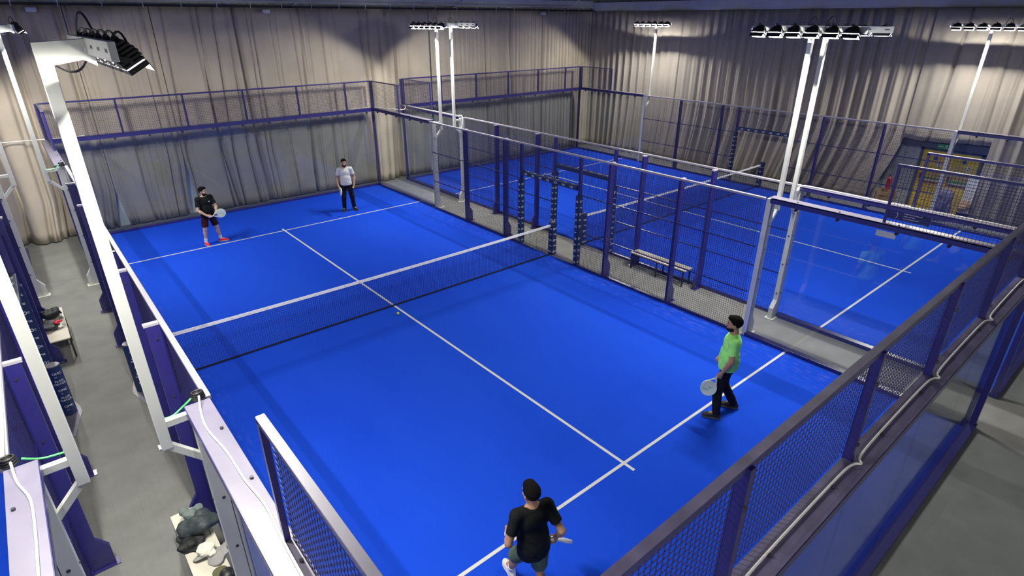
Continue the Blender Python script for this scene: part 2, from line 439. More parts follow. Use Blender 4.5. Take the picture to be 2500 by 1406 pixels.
# ------------------------------------------------------------------ glass corner walls and back walls
def corner_wall(cx, s, e, label, detail=True):
    """side glass y 6..10 (e = +1 far, -1 near) with flat beam on top and mesh above the last two metres"""
    X = sides(cx, s); Y = lambda y: e*y
    t = thing('side_glass_screen', label, 'glass screen', (X(5.1), Y(8.0), 0), 'glass side walls at the court corners')
    for y0, y1 in ((6.08, 8.038), (8.042, 10.02)):
        b = MB(); b.box(X(5.045), X(5.057), Y(y0), Y(y1), .09, 2.96); b.build('glass_pane', M['glass'], t)
    b = MB(); b.box(X(5.0), X(5.14), Y(6.05), Y(10.03), 0.0, .085); b.build('kerb', M['blue'], t, bevel=.005)
    b = MB(); b.box(X(5.02), X(5.10), Y(6.05), Y(10.02), 2.93, 3.01); b.box(X(5.10), X(5.235), Y(6.02), Y(10.02), 3.01, 3.03)
    b.box(X(5.21), X(5.235), Y(6.02), Y(10.02), 2.95, 3.02)
    bm_ = b.build('beam', M['blue'], t)
    b = MB(); b.box(X(5.022), X(5.23), Y(6.02), Y(10.02), 3.03, 3.036); b.build('beam_top_highlight', M['plate'], bm_)
    for y in (6.55, 7.3, 8.25, 9.0, 9.65):
        c = MB(); c.cyl((X(5.065), Y(y), 3.036), (X(5.065), Y(y), 3.052), .014, 10); c.build('bolt', M['bolt'], bm_)
        c = MB(); c.cyl((X(5.03), Y(y), 2.90), (X(5.075), Y(y), 2.90), .028, 10); c.bar((X(5.05), Y(y), 2.9), (X(5.05), Y(y), 2.96), .02)
        c.build('glass_clamp', M['black'], t)
    # short mesh above
    for y in (8.02, 9.95):
        b = MB(); b.box(X(5.05), X(5.09), Y(y-.02), Y(y+.02), 3.03, 4.0); b.build('upper_post', M['blue'], t)
    b = MB(); b.box(X(5.035), X(5.09), Y(8.0), Y(9.97), 3.985, 4.02); ur = b.build('upper_rail', M['blue'], t)
    b = MB(); b.box(X(5.037), X(5.088), Y(8.0), Y(9.97), 4.02, 4.024); b.build('rail_top_highlight', M['plate'], ur)  # thin top sheet carrying the painted highlight
    b = MB(); wires(b, (X(5.035), min(Y(8.03), Y(9.95)), 3.04), (0,1,0), (0,0,1), 1.92, .94, (s,0,0)); b.build('mesh_panel', M['wire'], t, fix=False)
    return t

def back_wall(cx, e, label):
    Y = lambda y: e*y
    t = thing('end_glass_screen', label, 'glass screen', (cx, Y(10.1), 0), 'glass back walls of the courts')
    for i in range(5):
        b = MB(); b.box(cx-4.998+i*2, cx-3.002+i*2, Y(10.045), Y(10.057), .09, 2.96); b.build('glass_pane', M['glass_back'], t)
    b = MB(); b.box(cx-5.14, cx+5.14, Y(10.03), Y(10.16), 0, .085); b.build('kerb', M['blue'], t, bevel=.005)
    b = MB(); b.box(cx-5.1, cx+5.1, Y(10.04), Y(10.10), 2.9, 3.0); b.box(cx-5.1, cx+5.1, Y(10.03), Y(10.23), 3.0, 3.02)
    b.box(cx-5.1, cx+5.1, Y(10.20), Y(10.23), 2.94, 3.0)
    bm_ = b.build('beam', M['blue'], t)
    b = MB(); b.box(cx-5.1, cx+5.1, Y(10.03), Y(10.225), 3.02, 3.025); b.build('beam_top_highlight', M['plate_d'], bm_)  # lighter sheet, lamp sheen painted onto the beam top
    for sx in (-1, 1):
        b = MB(); b.box(cx+sx*5.05, cx+sx*5.13, Y(10.05), Y(10.14), 0.0, 4.0); b.build('corner_post', M['blue'], t)
    for i in range(11):
        x = cx - 4.6 + i*.92
        c = MB(); c.cyl((x, Y(10.13), 3.025), (x, Y(10.13), 3.040), .016, 10); c.build('bolt', M['bolt'], bm_)
        c = MB(); c.cyl((x+.2, Y(10.02), 2.87), (x+.2, Y(10.08), 2.87), .026, 10); c.build('glass_clamp', M['black'], t)
    xs = [cx + v for v in (-5.05, -3.23, -1.42, .40, 2.22, 4.02, 5.05)]
    for x in xs[1:-1]:
        b = MB(); b.box(x-.025, x+.025, Y(10.03), Y(10.10), 3.02, 4.0)
        p = b.build('upper_post', M['blue'], t)
        for z in (3.2, 3.75):
            c = MB(); c.cyl((x-.03, Y(10.105), z), (x-.03, Y(10.12), z), .016, 8); c.build('bolt', M['bolt'], p)
    b = MB(); b.box(cx-5.05, cx+5.05, Y(10.02), Y(10.08), 3.975, 4.02); ur = b.build('upper_rail', M['blue'], t, bevel=.004)
    b = MB(); b.box(cx-5.05, cx+5.05, Y(10.022), Y(10.078), 4.02, 4.024); b.build('rail_top_highlight', M['plate_d'], ur)  # lighter sheet, lamp sheen painted onto the rail top
    for x0, x1 in zip(xs[:-1], xs[1:]):
        b = MB(); wires(b, (x0+.01, Y(10.012), 3.03), (1,0,0), (0,0,1), x1-x0-.02, .96, (0,e,0)); b.build('mesh_panel', M['wire'], t, fix=False)
    return t

names = {0: 'central court', 11.5: 'right-hand court', -11.5: 'left-hand court'}
side_fence(0, 1, 'navy mesh fence on the right of the central court, behind the net end pad')
side_fence(0, -1, 'navy mesh fence seen edge-on along the left of the central court')
side_fence(11.5, -1, 'navy mesh fence on the left of the right-hand court, behind the walkway bench')
side_fence(11.5, 1, 'far navy mesh fence right of the empty court, before the grey curtain')
side_fence(-11.5, 1, 'navy mesh fence of the left-hand court at the left edge of the photo')
corner_wall(0, 1, 1, 'glass side wall at the far right corner of the central court')
corner_wall(0, 1, -1, 'glass side wall right of the player in the neon green shirt')
corner_wall(0, -1, -1, 'wide lavender beam and glass side wall at the near left corner, beside the bag bench')
corner_wall(0, -1, 1, 'glass side wall at the far left corner of the central court')
corner_wall(11.5, -1, 1, 'glass side wall at the far left corner of the empty right-hand court')
corner_wall(11.5, -1, -1, 'glass side wall at the near left corner of the right-hand court, bearing a small sticker')
corner_wall(11.5, 1, 1, 'glass side wall in the far right corner beside the grey curtain')
corner_wall(11.5, 1, -1, 'glass side wall in front of the yellow doors')
corner_wall(-11.5, 1, -1, 'lavender beam and glass side wall in the bottom left corner of the photo')
corner_wall(-11.5, 1, 1, 'glass side wall at the far end of the left-hand court')
back_wall(0, 1, 'glass back wall behind the two far players')
back_wall(0, -1, 'nearest glass back wall with mesh on top, running across the lower right')
back_wall(11.5, 1, 'glass back wall at the far end of the empty right-hand court')
back_wall(11.5, -1, 'glass back wall of the right-hand court at the right edge of the photo')

# ------------------------------------------------------------------ floodlight masts
MZ = 5.98
def make_mast():
    """local frame: +X outward from the court, origin at the foot (court side face at x = 0)"""
    t = bpy.data.objects.new('floodlight_mast', None); COL.objects.link(t)
    b = MB()
    b.box(-.07, .10, -.05, .05, 0, 3.0)
    b.prism([(.10, 0), (.22, 0), (.22, .26), (.10, .44)], -.05, .05, lambda u, v, w: (u, w, v))
    b.box(-.09, .26, -.10, .10, 0, .014)
    p = b.build('post', M['white'], t, bevel=.004)
    for z in (.6, 1.3, 1.95, 2.45):
        c = MB(); c.cyl((.101, 0, z), (.108, 0, z), .016, 8); c.build('bolt', M['bolt'], p)
        for yy in (-1, 1):
            c = MB(); c.cyl((.02, yy*.051, z), (.02, yy*.058, z), .016, 8); c.build('bolt', M['bolt'], p)
    for yy in (-1, 1):
        c = MB(); c.box(-.035, -.029, yy*.0525, yy*.0502, .02, 2.98); c.build('seam', M['black'], p)
    b = MB(); b.bar((.05, 0, 2.94), (.36, 0, 2.94), .06); b.bar((.08, 0, 2.46), (.34, 0, 2.74), .06); b.build('bracket', M['white'], t)
    b = MB(); b.bar((.33, 0, 2.70), (.33, 0, MZ-.02), .075, .085, up=(1,0,0)); b.build('pole', M['white'], t, bevel=.004)
    b = MB()
    b.prism([(.37, MZ+.02), (.37, MZ-.10), (.29, MZ-.12), (.12, MZ-.09), (.05, MZ-.13), (.05, MZ+.04)], -.05, .05, lambda u, v, w: (u, w, v))
    for y in (-.052, .052):
        for x in (.09, .13): b.cyl((x, y*.9, MZ-.03), (x, y*1.1, MZ-.03), .018, 8)
    b.build('top_arm', M['white'], t)
    b = MB(); b.box(.045, .085, -1.0, 1.0, MZ-.06, MZ+.045); cb = b.build('crossbar', M['white'], t, bevel=.003)
    for y in np.linspace(-.9, .9, 7):
        c = MB(); c.box(.084, .0865, y-.04, y+.04, MZ-.015, MZ+.005); c.build('slot', M['black'], cb)
    n = Vector((-.50, 0, -.866)); side = Vector((0,1,0)); up = n.cross(side)
    for k, y in enumerate(np.linspace(-.80, .80, 6)):
        c0 = Vector((-.045, y, MZ-.09))
        b = MB()
        # finned housing: stepped stack of plates behind the lens, and a shallow hood in front
        for j, (w_, l_) in enumerate(((.125,.062),(.118,.066),(.108,.068),(.098,.064),(.085,.056),(.07,.046))):
            a = c0 - n*(.012+.022*j); q = a - n*.014
            b.add([a+side*w_-up*l_, a+side*w_+up*l_, a-side*w_+up*l_, a-side*w_-up*l_, q+side*w_-up*l_, q+side*w_+up*l_, q-side*w_+up*l_, q-side*w_-up*l_],
                  [(0,1,2,3),(7,6,5,4),(0,4,5,1),(1,5,6,2),(2,6,7,3),(3,7,4,0)])
        b.cyl(c0-n*.01, c0-n*.16, .04, 14)
        for w_ in (-1, 1):
            b.bar(c0+side*.128*w_-n*.03, c0+side*.128*w_+Vector((.08,0,.04)), .008, .03)
        pass
        for w_ in (-1, 1):
            b.bar(c0+up*.058*w_-side*.125+n*.010, c0+up*.058*w_+side*.125+n*.010, .005, .030, up=n)
            b.bar(c0+side*.125*w_-up*.058+n*.010, c0+side*.125*w_+up*.058+n*.010, .005, .030, up=n)
        b.bar(c0-up*.060-side*.125+n*.031, c0-up*.060+side*.125+n*.031, .005, .070, up=n)
        fl = b.build('floodlight', M['black'], t)
        b = MB(); a = c0 + n*.004
        b.add([a+side*.118-up*.05, a+side*.118+up*.05, a-side*.118+up*.05, a-side*.118-up*.05], [(0,1,2,3)])
        me = b.build('lens', M['lens'], fl, fix=False)
        pl = me.data.polygons[0]
        if pl.normal.dot(n) < 0: me.data.flip_normals()
        b = MB(); b.box(.02, .021, y-.05, y+.05, MZ-.05, MZ-.01); b.build('rating_label', M['ref'], fl)
    def arc(a, c, top, n=9):
        return [tuple(a[i]+(c[i]-a[i])*q+(top[i]-(a[i]+c[i])/2)*4*q*(1-q) for i in range(3)) for q in np.linspace(0, 1, n)]
    for y in np.linspace(-.8, .8, 6):
        b = MB(); b.tube(arc((.04, y, MZ+.03), (-.05, y, MZ-.02), (-.01, y+.03, MZ+.09)), .007, 6); b.build('lamp_cable', M['black'], t)
    b = MB(); b.tube(arc((.07, -.05, MZ-.05), (.3, -.03, MZ-.09), (.17, -.08, MZ-.17)), .008, 6); b.build('lamp_cable', M['black'], t)
    b = MB(); b.tube(arc((.07, -.5, MZ+.03), (-.03, -.35, MZ+.03), (.02, -.42, MZ+.20), 12), .008, 6); b.build('lamp_cable', M['black'], t)
    return t
proto = make_mast(); used = False
MASTS = [
 (0, -1, -6.02, 'tall white floodlight mast at the near left, arm bent over the central court'),
 (0, -1, 6.02, 'thin white floodlight mast by the far left corner of the central court'),
 (0, 1, -6.02, 'left one of the near pair of white masts, lamps glaring over the central court'),
 (0, 1, 5.9, 'white floodlight mast on the far right edge of the central court, its lamps glaring'),
 (11.5, -1, -6.0, 'right one of the near pair of white masts, its lamps turned to the empty court'),
 (11.5, -1, 6.0, 'far white mast on the left edge of the empty court, lamps seen from behind'),
 (11.5, 1, -6.0, 'white floodlight mast in front of the yellow doors at the far right'),
 (11.5, 1, 6.0, 'white floodlight mast before the grey curtain at the far right corner'),
 (-11.5, 1, -6.05, 'white floodlight mast in the bottom left corner, pole leaving the frame'),
 (-11.5, 1, 6.0, 'white floodlight mast at the far end of the left walkway, on its left side'),
]
for cx, s, y, lab in MASTS:
    o = proto if not used else copy_tree(proto); used = True
    o.location = (cx + s*5.11, y, 0); o.rotation_euler = (0, 0, 0 if s > 0 else math.pi)
    tag(o, lab, 'floodlight', 'floodlight masts')
# unseen mast added behind the viewer for inferred lamps, to light the near steelwork
o = copy_tree(proto); o.location = (-8.2, -14.2, 0); o.rotation_euler = (0, 0, -math.pi/2)
tag(o, 'white floodlight mast added unseen behind the viewer to light the near steelwork', 'floodlight', 'floodlight masts')
#--PART2--
# ------------------------------------------------------------------ curtains
def lerp(a, b, t): return a + (b-a)*t
def curtain(name, label, axis, base, u0, u1, z0, z1, m, seed, lam=0.3, depth=0.05, folds=14, e0=None, e1=None, bend=None, step=0.02, hem=None, group=None):
    """hanging cloth; axis 'x': runs along x at y = base; axis 'y': runs along y at x = base"""
    rnd = random.Random(seed)
    L = abs(u1-u0); n = max(8, int(L/step)); nz = 22
    ph = [rnd.uniform(0, 6.28) for _ in range(6)]
    fs = [(rnd.uniform(0, 1), rnd.uniform(.014, .028), rnd.uniform(.03, .09), rnd.uniform(-.12, .12)) if rnd.random() < .72 else (rnd.uniform(0, 1), rnd.uniform(.04, .07), rnd.uniform(.12, .2), rnd.uniform(-.3, .3)) for _ in range(folds)]
    U = np.linspace(0, 1, n+1)[:, None]; T = np.linspace(0, 1, nz+1)[None, :]
    Z = lerp(z0, z1, T) + U*0
    if hem is not None: Z = Z + (hem(lerp(u0, u1, U))) * (1-T)
    a0 = np.array([[e0(z) if e0 else 0.0 for z in Z[0]]]); a1 = np.array([[e1(z) if e1 else 0.0 for z in Z[0]]])
    P = (u0 + a0)*(1-U) + (u1 + a1)*U
    s = U*L
    w = s/lam*2*math.pi
    mod = .55 + .45*np.sin(s*.9 + ph[0])*np.sin(s*.37 + ph[1])
    d = depth*mod*(np.sin(w + 1.3*np.sin(s*.8+ph[2]) + .35*T) + .35*np.sin(2.17*w+ph[3]) )
    d = d + depth*.6*np.sin(s*2.1 + ph[4] + .8*T)
    for c, wd, dp, sl in fs:
        q = (s - (c*L + sl*T))/wd
        d = d + dp*np.exp(-q*q)*(.35+.65*(1-T*.6))
    d = d*(.75 + .25*(1-T))
    if bend is not None: d = d + bend(P)
    V = base + d
    b = MB()
    pts = []
    for i in range(n+1):
        for j in range(nz+1):
            pts.append((P[i, j], V[i, j], Z[i, j]) if axis == 'x' else (V[i, j], P[i, j], Z[i, j]))
    fsx = [(i*(nz+1)+j, (i+1)*(nz+1)+j, (i+1)*(nz+1)+j+1, i*(nz+1)+j+1) for i in range(n) for j in range(nz)]
    b.add(pts, fsx)
    o = b.build(name, m, None, smooth=True, fix=False)
    so = o.modifiers.new('cloth_thickness', 'SOLIDIFY'); so.thickness = 0.006; so.offset = 0
    return tag(o, label, 'curtain', group)

def walkbend(P):
    return -.38*np.exp(-((P+5.78)/.38)**4) - .22*np.exp(-((P-5.75)/.38)**4)
tri = lambda zt, w: (lambda z: w*max(0.0, 1-z/zt))
G = 'curtains hanging along the back wall'
curtain('curtain', 'taupe back curtain behind the left walkway, up to the first pale gap', 'x', 10.62, -18.9, -3.82, .03, 6.47, M['curtain'], 11, lam=.8, depth=.014, folds=70, e1=tri(1.2, -.17), bend=walkbend, group=G)
curtain('curtain', 'narrow taupe curtain panel between the two pale triangular gaps behind the black-shirted far player', 'x', 10.66, -3.80, -1.68, .03, 6.47, M['curtain'], 12, lam=.7, depth=.016, folds=12, e0=tri(1.2, .16), e1=tri(1.9, -.18), group=G)
curtain('curtain', 'broad taupe curtain behind the far player in the white shirt', 'x', 10.62, -1.66, 8.18, .03, 6.47, M['curtain'], 13, lam=.8, depth=.014, folds=52, e0=tri(1.9, .19), e1=tri(2.4, -.15), bend=walkbend, group=G)
curtain('curtain', 'finely pleated taupe curtain behind the far end of the empty court', 'x', 10.60, 8.20, 17.75, .03, 6.47, M['curtain'], 14, lam=.24, depth=.07, folds=34, e0=tri(2.4, .16), group=G)
G2 = 'curtains hanging along the right wall'
curtain('curtain', 'grey curtain in deep regular folds along the right wall up to the yellow doors', 'y', 17.80, 10.6, -4.3, .03, 6.47, M['curtain_r'], 15, lam=.42, depth=.13, folds=20, e1=lambda z: .75*max(0, 1-z/2.6)**1.3, group=G2)
curtain('curtain', 'grey curtain looped up over the yellow doors', 'y', 17.74, -4.25, -6.8, 2.44, 6.47, M['curtain_r'], 16, lam=.7, depth=.05, folds=6, hem=lambda y: .04*np.sin((y+4.25)*2.2), group=G2)
curtain('curtain', 'grey curtain right of the yellow doors at the right edge', 'y', 17.80, -6.75, -14.9, .03, 6.47, M['curtain_r'], 17, lam=.45, depth=.13, folds=12, group=G2)
t = thing('curtain_track', 'black curtain track with small hangers along the top of the back curtain', 'curtain track', (0, 10.62, 6.5))
b = MB(); b.box(-18.9, 17.9, 10.50, 10.64, 6.47, 6.53); b.build('rail', M['track'], t)
for i in range(26):
    x = -8 + i*1.03
    b = MB(); b.box(x, x+.02, 10.49, 10.50, 6.44, 6.62); b.build('hanger', M['beam'], t)
for i, (x, lab) in enumerate(((-4.62, 'small pale sensor box above the near left floodlight'), (1.62, 'small pale sensor box under the track, left of the far lamps'), (14.2, 'small pale sensor box under the track near the room corner'))):
    b = MB(); b.box(x, x+.24, 10.40, 10.50, 6.30, 6.42); tag(b.build('sensor_box', M['beam'], bevel=.02), lab, 'sensor', 'sensors under the curtain track')

# ------------------------------------------------------------------ nets
def net(cx, label, pads):
    t = thing('padel_net', label, 'net', (cx, 0, 0), 'padel nets')
    H = lambda x: .885 + .035*((x-cx)/5.0)**2
    b = MB(); hw = .0021
    xs = np.arange(-5.02, 5.06, .045)
    for x in xs:
        x += cx; b.box(x-hw, x+hw, -hw, hw, .03, H(x)-.05)
    for z in np.arange(.05, .85, .045):
        for i in range(8):
            xa = cx-5.02+i*1.26; xb = xa+1.26
            za = z*H(xa)/.9; zb = z*H(xb)/.9
            b.add([(xa,-.005,za-hw),(xb,-.005,zb-hw),(xb,-.0018,zb-hw),(xa,-.0018,za-hw),(xa,-.005,za+hw),(xb,-.005,zb+hw),(xb,-.0018,zb+hw),(xa,-.0018,za+hw)],
                  [(0,3,2,1),(4,5,6,7),(0,1,5,4),(1,2,6,5),(2,3,7,6),(3,0,4,7)])
    b.build('net_mesh', M['net'], t, fix=False)
    b = MB()
    for i in range(20):
        xa = cx-5.04+i*.505; xb = xa+.505
        b.add([(xa,-.016,H(xa)-.06),(xb,-.016,H(xb)-.06),(xb,.016,H(xb)-.06),(xa,.016,H(xa)-.06),(xa,-.008,H(xa)),(xb,-.008,H(xb)),(xb,.008,H(xb)),(xa,.008,H(xa))],
              [(0,3,2,1),(4,5,6,7),(0,1,5,4),(1,2,6,5),(2,3,7,6),(3,0,4,7)])
    tp = b.build('net_tape', M['tape'], t)
    b = MB()
    for i in range(30):
        x = cx-4.85+i*.335
        b.add([(x, -.0165, H(x)-.044), (x+.05, -.0165, H(x)-.044), (x+.04, -.0130, H(x)-.026), (x+.01, -.0130, H(x)-.026)], [(0,1,2,3)])
    b.build('printed_logo', M['ref'], tp, fix=False)
    b = MB(); b.box(cx-5.02, cx+5.05, -.012, .012, .014, .045); b.build('bottom_band', M['net'], t)
    for s, kind in pads:
        X = lambda v: cx + s*v
        b = MB()
        if kind == 'box':
            b.box(X(5.045), X(5.225), -.09, .09, .02, .99); p = b.build('net_post', M['pad'], t, bevel=.03)
            pad_marks(lambda u, z, w: (X(5.043), u*1.4 if s < 0 else -u*1.4, z), .12, .93, 0, p)
            pad_marks(lambda u, z, w: (X(5.135)+u*1.5, -.092, z), .12, .93, 0, p)
            b = MB(); b.add([(X(5.09),-.05,.9915),(X(5.18),-.03,.9915),(X(5.18),.0,.9915),(X(5.09),-.02,.9915)], [(0,1,2,3)]); b.build('printed_logo', M['mark'], p, fix=False)
        else:
            b.cyl((X(5.20), -.02, .02), (X(5.20), -.02, .96), .105, 24); p = b.build('net_post', M['pad'], t, smooth=False)
            b = MB(); b.cyl((X(5.20), -.02, .96), (X(5.20), -.02, .975), .098, 24); b.build('post_cap', M['plate'], p)
            T = lambda u, z, w: (X(5.20)+.1065*math.sin(u/.1065 + .25), -.02-.1065*math.cos(u/.1065 + .25), z)
            L = []
            for k, z in enumerate((.82, .66, .50, .34, .18)):
                if k % 2 == 0: L += [('OMC', 0, z, .06), ('ust', -.03, z-.05, .03)]
                else: L += [('PLOSI', 0, z+.02, .052), ('MATOR', 0, z-.035, .052)]
            text_marks(L, T, p, 1)
    return t
net(0, 'net of the central court with a white top tape, between the two pairs of players', ((1, 'box'), (-1, 'round')))
net(11.5, 'net of the empty right-hand court, seen through two mesh fences', ((1, 'box'), (-1, 'box')))
net(-11.5, 'net of the left-hand court, only its end showing at the left edge', ((1, 'round'),))

# ------------------------------------------------------------------ cables and coils
def cable(name, label, pts, m, r=.009, cat='cable', group=None):
    # smooth the path
    P = [Vector(p) for p in pts]; out = []
    for i in range(len(P)-1):
        p0 = P[max(i-1, 0)]; p1 = P[i]; p2 = P[i+1]; p3 = P[min(i+2, len(P)-1)]
        for k in range(5):
            t = k/5
            out.append(.5*((2*p1) + (p2-p0)*t + (2*p0-5*p1+4*p2-p3)*t*t + (3*p1-p0-3*p2+p3)*t**3))
    out.append(P[-1])
    b = MB(); b.tube(out, r, 8)
    return tag(b.build(name, m, smooth=True), label, cat, group)
cable('power_cable', 'white cable snaking along the lavender beam at the near left corner of the central court',
      [(-5.10,-6.02,3.09),(-5.14,-6.22,3.048),(-5.16,-6.5,3.047),(-5.12,-6.9,3.047),(-5.11,-7.3,3.047),(-5.08,-7.65,3.047),(-5.10,-8.1,3.047),(-5.11,-8.7,3.047),(-5.12,-9.3,3.047),(-5.10,-9.95,3.047)], M['cable_w'])
cable('power_cable', 'white cable on the beam in the bottom left corner of the photo',
      [(-6.42,-6.02,3.09),(-6.40,-6.25,3.048),(-6.34,-6.5,3.047),(-6.33,-6.8,3.047),(-6.34,-7.3,3.047),(-6.36,-8.0,3.047),(-6.35,-9.9,3.047)], M['cable_w'])
cable('power_cable', 'white cable tied along the fence rail at the left edge of the photo',
      [(-6.47,-5.92,3.06),(-6.465,-5.2,3.032),(-6.46,-4.2,3.032),(-6.47,-3,3.032),(-6.465,-1.5,3.032),(-6.47,1,3.032),(-6.465,5.9,3.032)], M['cable_w'])
pts = []
for i, (xa, xb) in enumerate(zip((-5.0,-3.23,-1.42,.40,2.22,4.02), (-3.23,-1.42,.40,2.22,4.02,5.05))):
    pts += [(xa+.09, -10.125, 3.038), (lerp(xa, xb, .3), -10.112, 3.038), (lerp(xa, xb, .85), -10.112, 3.038), (xb-.06, -10.13, 3.038), (xb+.0, -10.165, 3.038)]
cable('power_cable', 'white cable running along the nearest beam at the foot of its mesh', pts, M['cable_w'])
cable('power_cable', 'white cable slung from the central court across to the right-hand court', [(4.2,10.18,3.03),(5.05,10.12,3.045),(5.45,9.6,3.02),(5.9,9.2,2.98),(6.25,9.6,3.03),(6.36,9.9,3.046)], M['cable_w'])
cable('power_cable', 'white cable looped at the far right mast foot on the empty court side', [(6.40,9.7,3.047),(6.34,8.4,3.047),(6.38,7.2,3.047),(6.34,6.3,3.05),(6.38,5.98,3.06),(6.30,5.86,2.8),(6.22,5.9,2.55),(6.28,5.92,2.7)], M['cable_w'], r=.012)
cable('power_cable', 'white cable lying along the near beam of the right-hand court', [(6.18,-6.0,2.75),(6.26,-5.9,3.0),(6.34,-6.1,3.05),(6.36,-7,3.048),(6.33,-8,3.048),(6.37,-9,3.048),(6.35,-9.95,3.048)], M['cable_w'], r=.012)
cable('power_cable', 'white cable crossing over the far left walkway', [(-6.5,10.12,3.05),(-6.0,10.10,3.06),(-5.4,10.1,3.05),(-5.0,10.1,3.04),(-4.2,10.12,3.035)], M['cable_w'], r=.012)
cable('earth_cable', 'green cable from the black coil to the near left floodlight mast', [(-5.16,-5.97,3.06),(-5.24,-5.93,2.98),(-5.33,-5.96,2.95),(-5.42,-5.97,2.96)], M['cable_g'])
cable('earth_cable', 'green cable from the black coil to the mast at the left edge', [(-6.36,-5.97,3.06),(-6.26,-5.95,2.99),(-6.16,-5.96,2.98),(-6.06,-6.0,3.0)], M['cable_g'])
cable('earth_cable', 'green cable on the bracket of the far left mast', [(-5.14,5.95,3.06),(-5.24,5.94,2.98),(-5.36,5.95,2.97),(-5.42,5.96,2.98)], M['cable_g'])
for x, y, lab in ((-5.10, -5.95, 'black cable coil on the rail end beside the near left mast'), (-6.44, -5.95, 'black cable coil on the rail at the left edge'), (-5.10, 6.0, 'small black cable coil on the rail by the far left mast')):
    b = MB()
    for k in range(4):
        b.tube([(x+(.052-.003*k)*math.cos(a), y+(.052-.003*k)*math.sin(a), 3.045+.016*k+.006*math.sin(a+k)) for a in np.linspace(0, 2*math.pi, 20)], .010, 6)
    b.cyl((x, y, 3.03), (x, y, 3.09), .03, 14)
    tag(b.build('cable_coil', M['black'], smooth=True), lab, 'cable coil', 'cable coils on the rails')

# ------------------------------------------------------------------ yellow doors and what stands round them
DX = 18.33
t = thing('emergency_door', 'yellow double emergency door in the right wall, with blue signs and push bars', 'door', (DX, -5.7, 0))
for y0, y1 in ((-5.69, -4.87), (-6.52, -5.71)):
    b = MB(); b.box(DX-.06, DX-.02, y0, y1, .02, 2.05); lf = b.build('door_leaf', M['yellow'], t, bevel=.005)
    b = MB(); b.box(DX-.065, DX-.06, y0+.08, y1-.08, .95, .99); b.build('groove', M['darkred'], lf)
    yc = (y0+y1)/2
    b = MB(); b.cyl((DX-.068, yc, 1.80), (DX-.06, yc, 1.80), .07, 18); b.build('round_sign', M['signblue'], lf)
    b = MB(); b.box(DX-.066, DX-.06, yc-.20, yc-.11, 1.52, 1.68); sg = b.build('small_sign', M['mark'], lf)
    b = MB(); b.cyl((DX-.069, yc-.155, 1.64), (DX-.066, yc-.155, 1.64), .028, 10); b.cyl((DX-.069, yc-.155, 1.56), (DX-.066, yc-.155, 1.56), .028, 10); b.build('symbol', M['signblue'], sg)
    b = MB(); b.bar((DX-.10, y0+.12, 1.12), (DX-.10, y1-.12, 1.12), .04); b.build('push_bar', M['green'], lf)
    b = MB(); b.box(DX-.066, DX-.06, y0+.14, y1-.14, 1.02, 1.06); b.build('push_label', M['mark'], lf)
    for yy in (y0+.1, y1-.1):
        b = MB(); b.box(DX-.11, DX-.06, yy-.03, yy+.03, 1.06, 1.26); b.build('handle', M['darkred'], lf)
for y0, y1, z0, z1 in ((-4.87, -4.78, 0, 2.13), (-6.61, -6.52, 0, 2.13), (-6.61, -4.78, 2.05, 2.13)):
    b = MB(); b.box(DX-.08, DX, y0, y1, z0, z1); b.build('door_frame', M['doorframe'], t)
b = MB(); b.box(18.02, 18.2, -6.85, -4.15, 2.16, 2.42); tag(b.build('lintel_box', M['doorframe'], bevel=.01), 'dark blue-grey lintel box above the yellow doors', 'lintel')
t = thing('exit_sign', 'green and white running-man exit sign on the lintel above the yellow doors', 'sign', (18.0, -5.45, 2.25))
b = MB(); b.box(17.99, 18.02, -5.64, -5.28, 2.17, 2.35); b.build('panel', M['green'], t)
b = MB()
b.cyl((17.985, -5.55, 2.31), (17.99, -5.55, 2.31), .016, 10)
for a, c in (((-5.55, 2.295), (-5.545, 2.25)), ((-5.545, 2.25), (-5.57, 2.215)), ((-5.57, 2.215), (-5.60, 2.20)), ((-5.545, 2.25), (-5.515, 2.20)), ((-5.55, 2.285), (-5.51, 2.265)), ((-5.55, 2.285), (-5.59, 2.27))):
    b.bar((17.987, *a), (17.987, *c), .014, .006, up=(1,0,0))
for a, c in (((-5.46, 2.26), (-5.33, 2.26)), ((-5.36, 2.29), (-5.33, 2.26)), ((-5.36, 2.23), (-5.33, 2.26))): b.bar((17.987, *a), (17.987, *c), .016, .006, up=(1,0,0))
b.build('symbol', M['mark'], t)
t = thing('wooden_crate', 'raw wooden crate on the floor left of the yellow doors', 'crate', (17.5, -4.3, 0))
b = MB()
for z in (.06, .26, .46): b.box(17.25, 17.72, -4.56, -4.54, z, z+.14); b.box(17.25, 17.72, -4.06, -4.04, z, z+.14); b.box(17.25, 17.27, -4.56, -4.04, z, z+.14); b.box(17.70, 17.72, -4.56, -4.04, z, z+.14)
b.box(17.25, 17.72, -4.56, -4.04, .03, .06); b.build('slatted_side', M['wood'], t)
for x in (17.28, 17.66):
    for y in (-4.53, -4.10):
        b = MB(); b.box(x, x+.04, y, y+.04, 0, .62); b.build('corner_post', M['wood'], t)
t = thing('fire_extinguisher', 'red fire extinguisher hung beside the crate left of the yellow doors', 'fire extinguisher', (17.95, -4.4, .9))
b = MB(); b.cyl((17.66, -4.25, .64), (17.66, -4.25, 1.0), .075, 16); b.cyl((17.66, -4.25, 1.0), (17.66, -4.25, 1.06), .075, 16, .03); b.build('cylinder_body', M['red'], t)
b = MB(); b.cyl((17.66, -4.25, 1.06), (17.66, -4.25, 1.10), .02, 10); b.bar((17.66, -4.25, 1.12), (17.58, -4.22, 1.13), .02); b.tube([(17.64, -4.25, 1.09), (17.56, -4.28, 1.02), (17.57, -4.29, .85)], .01, 6); b.build('valve', M['black'], t)

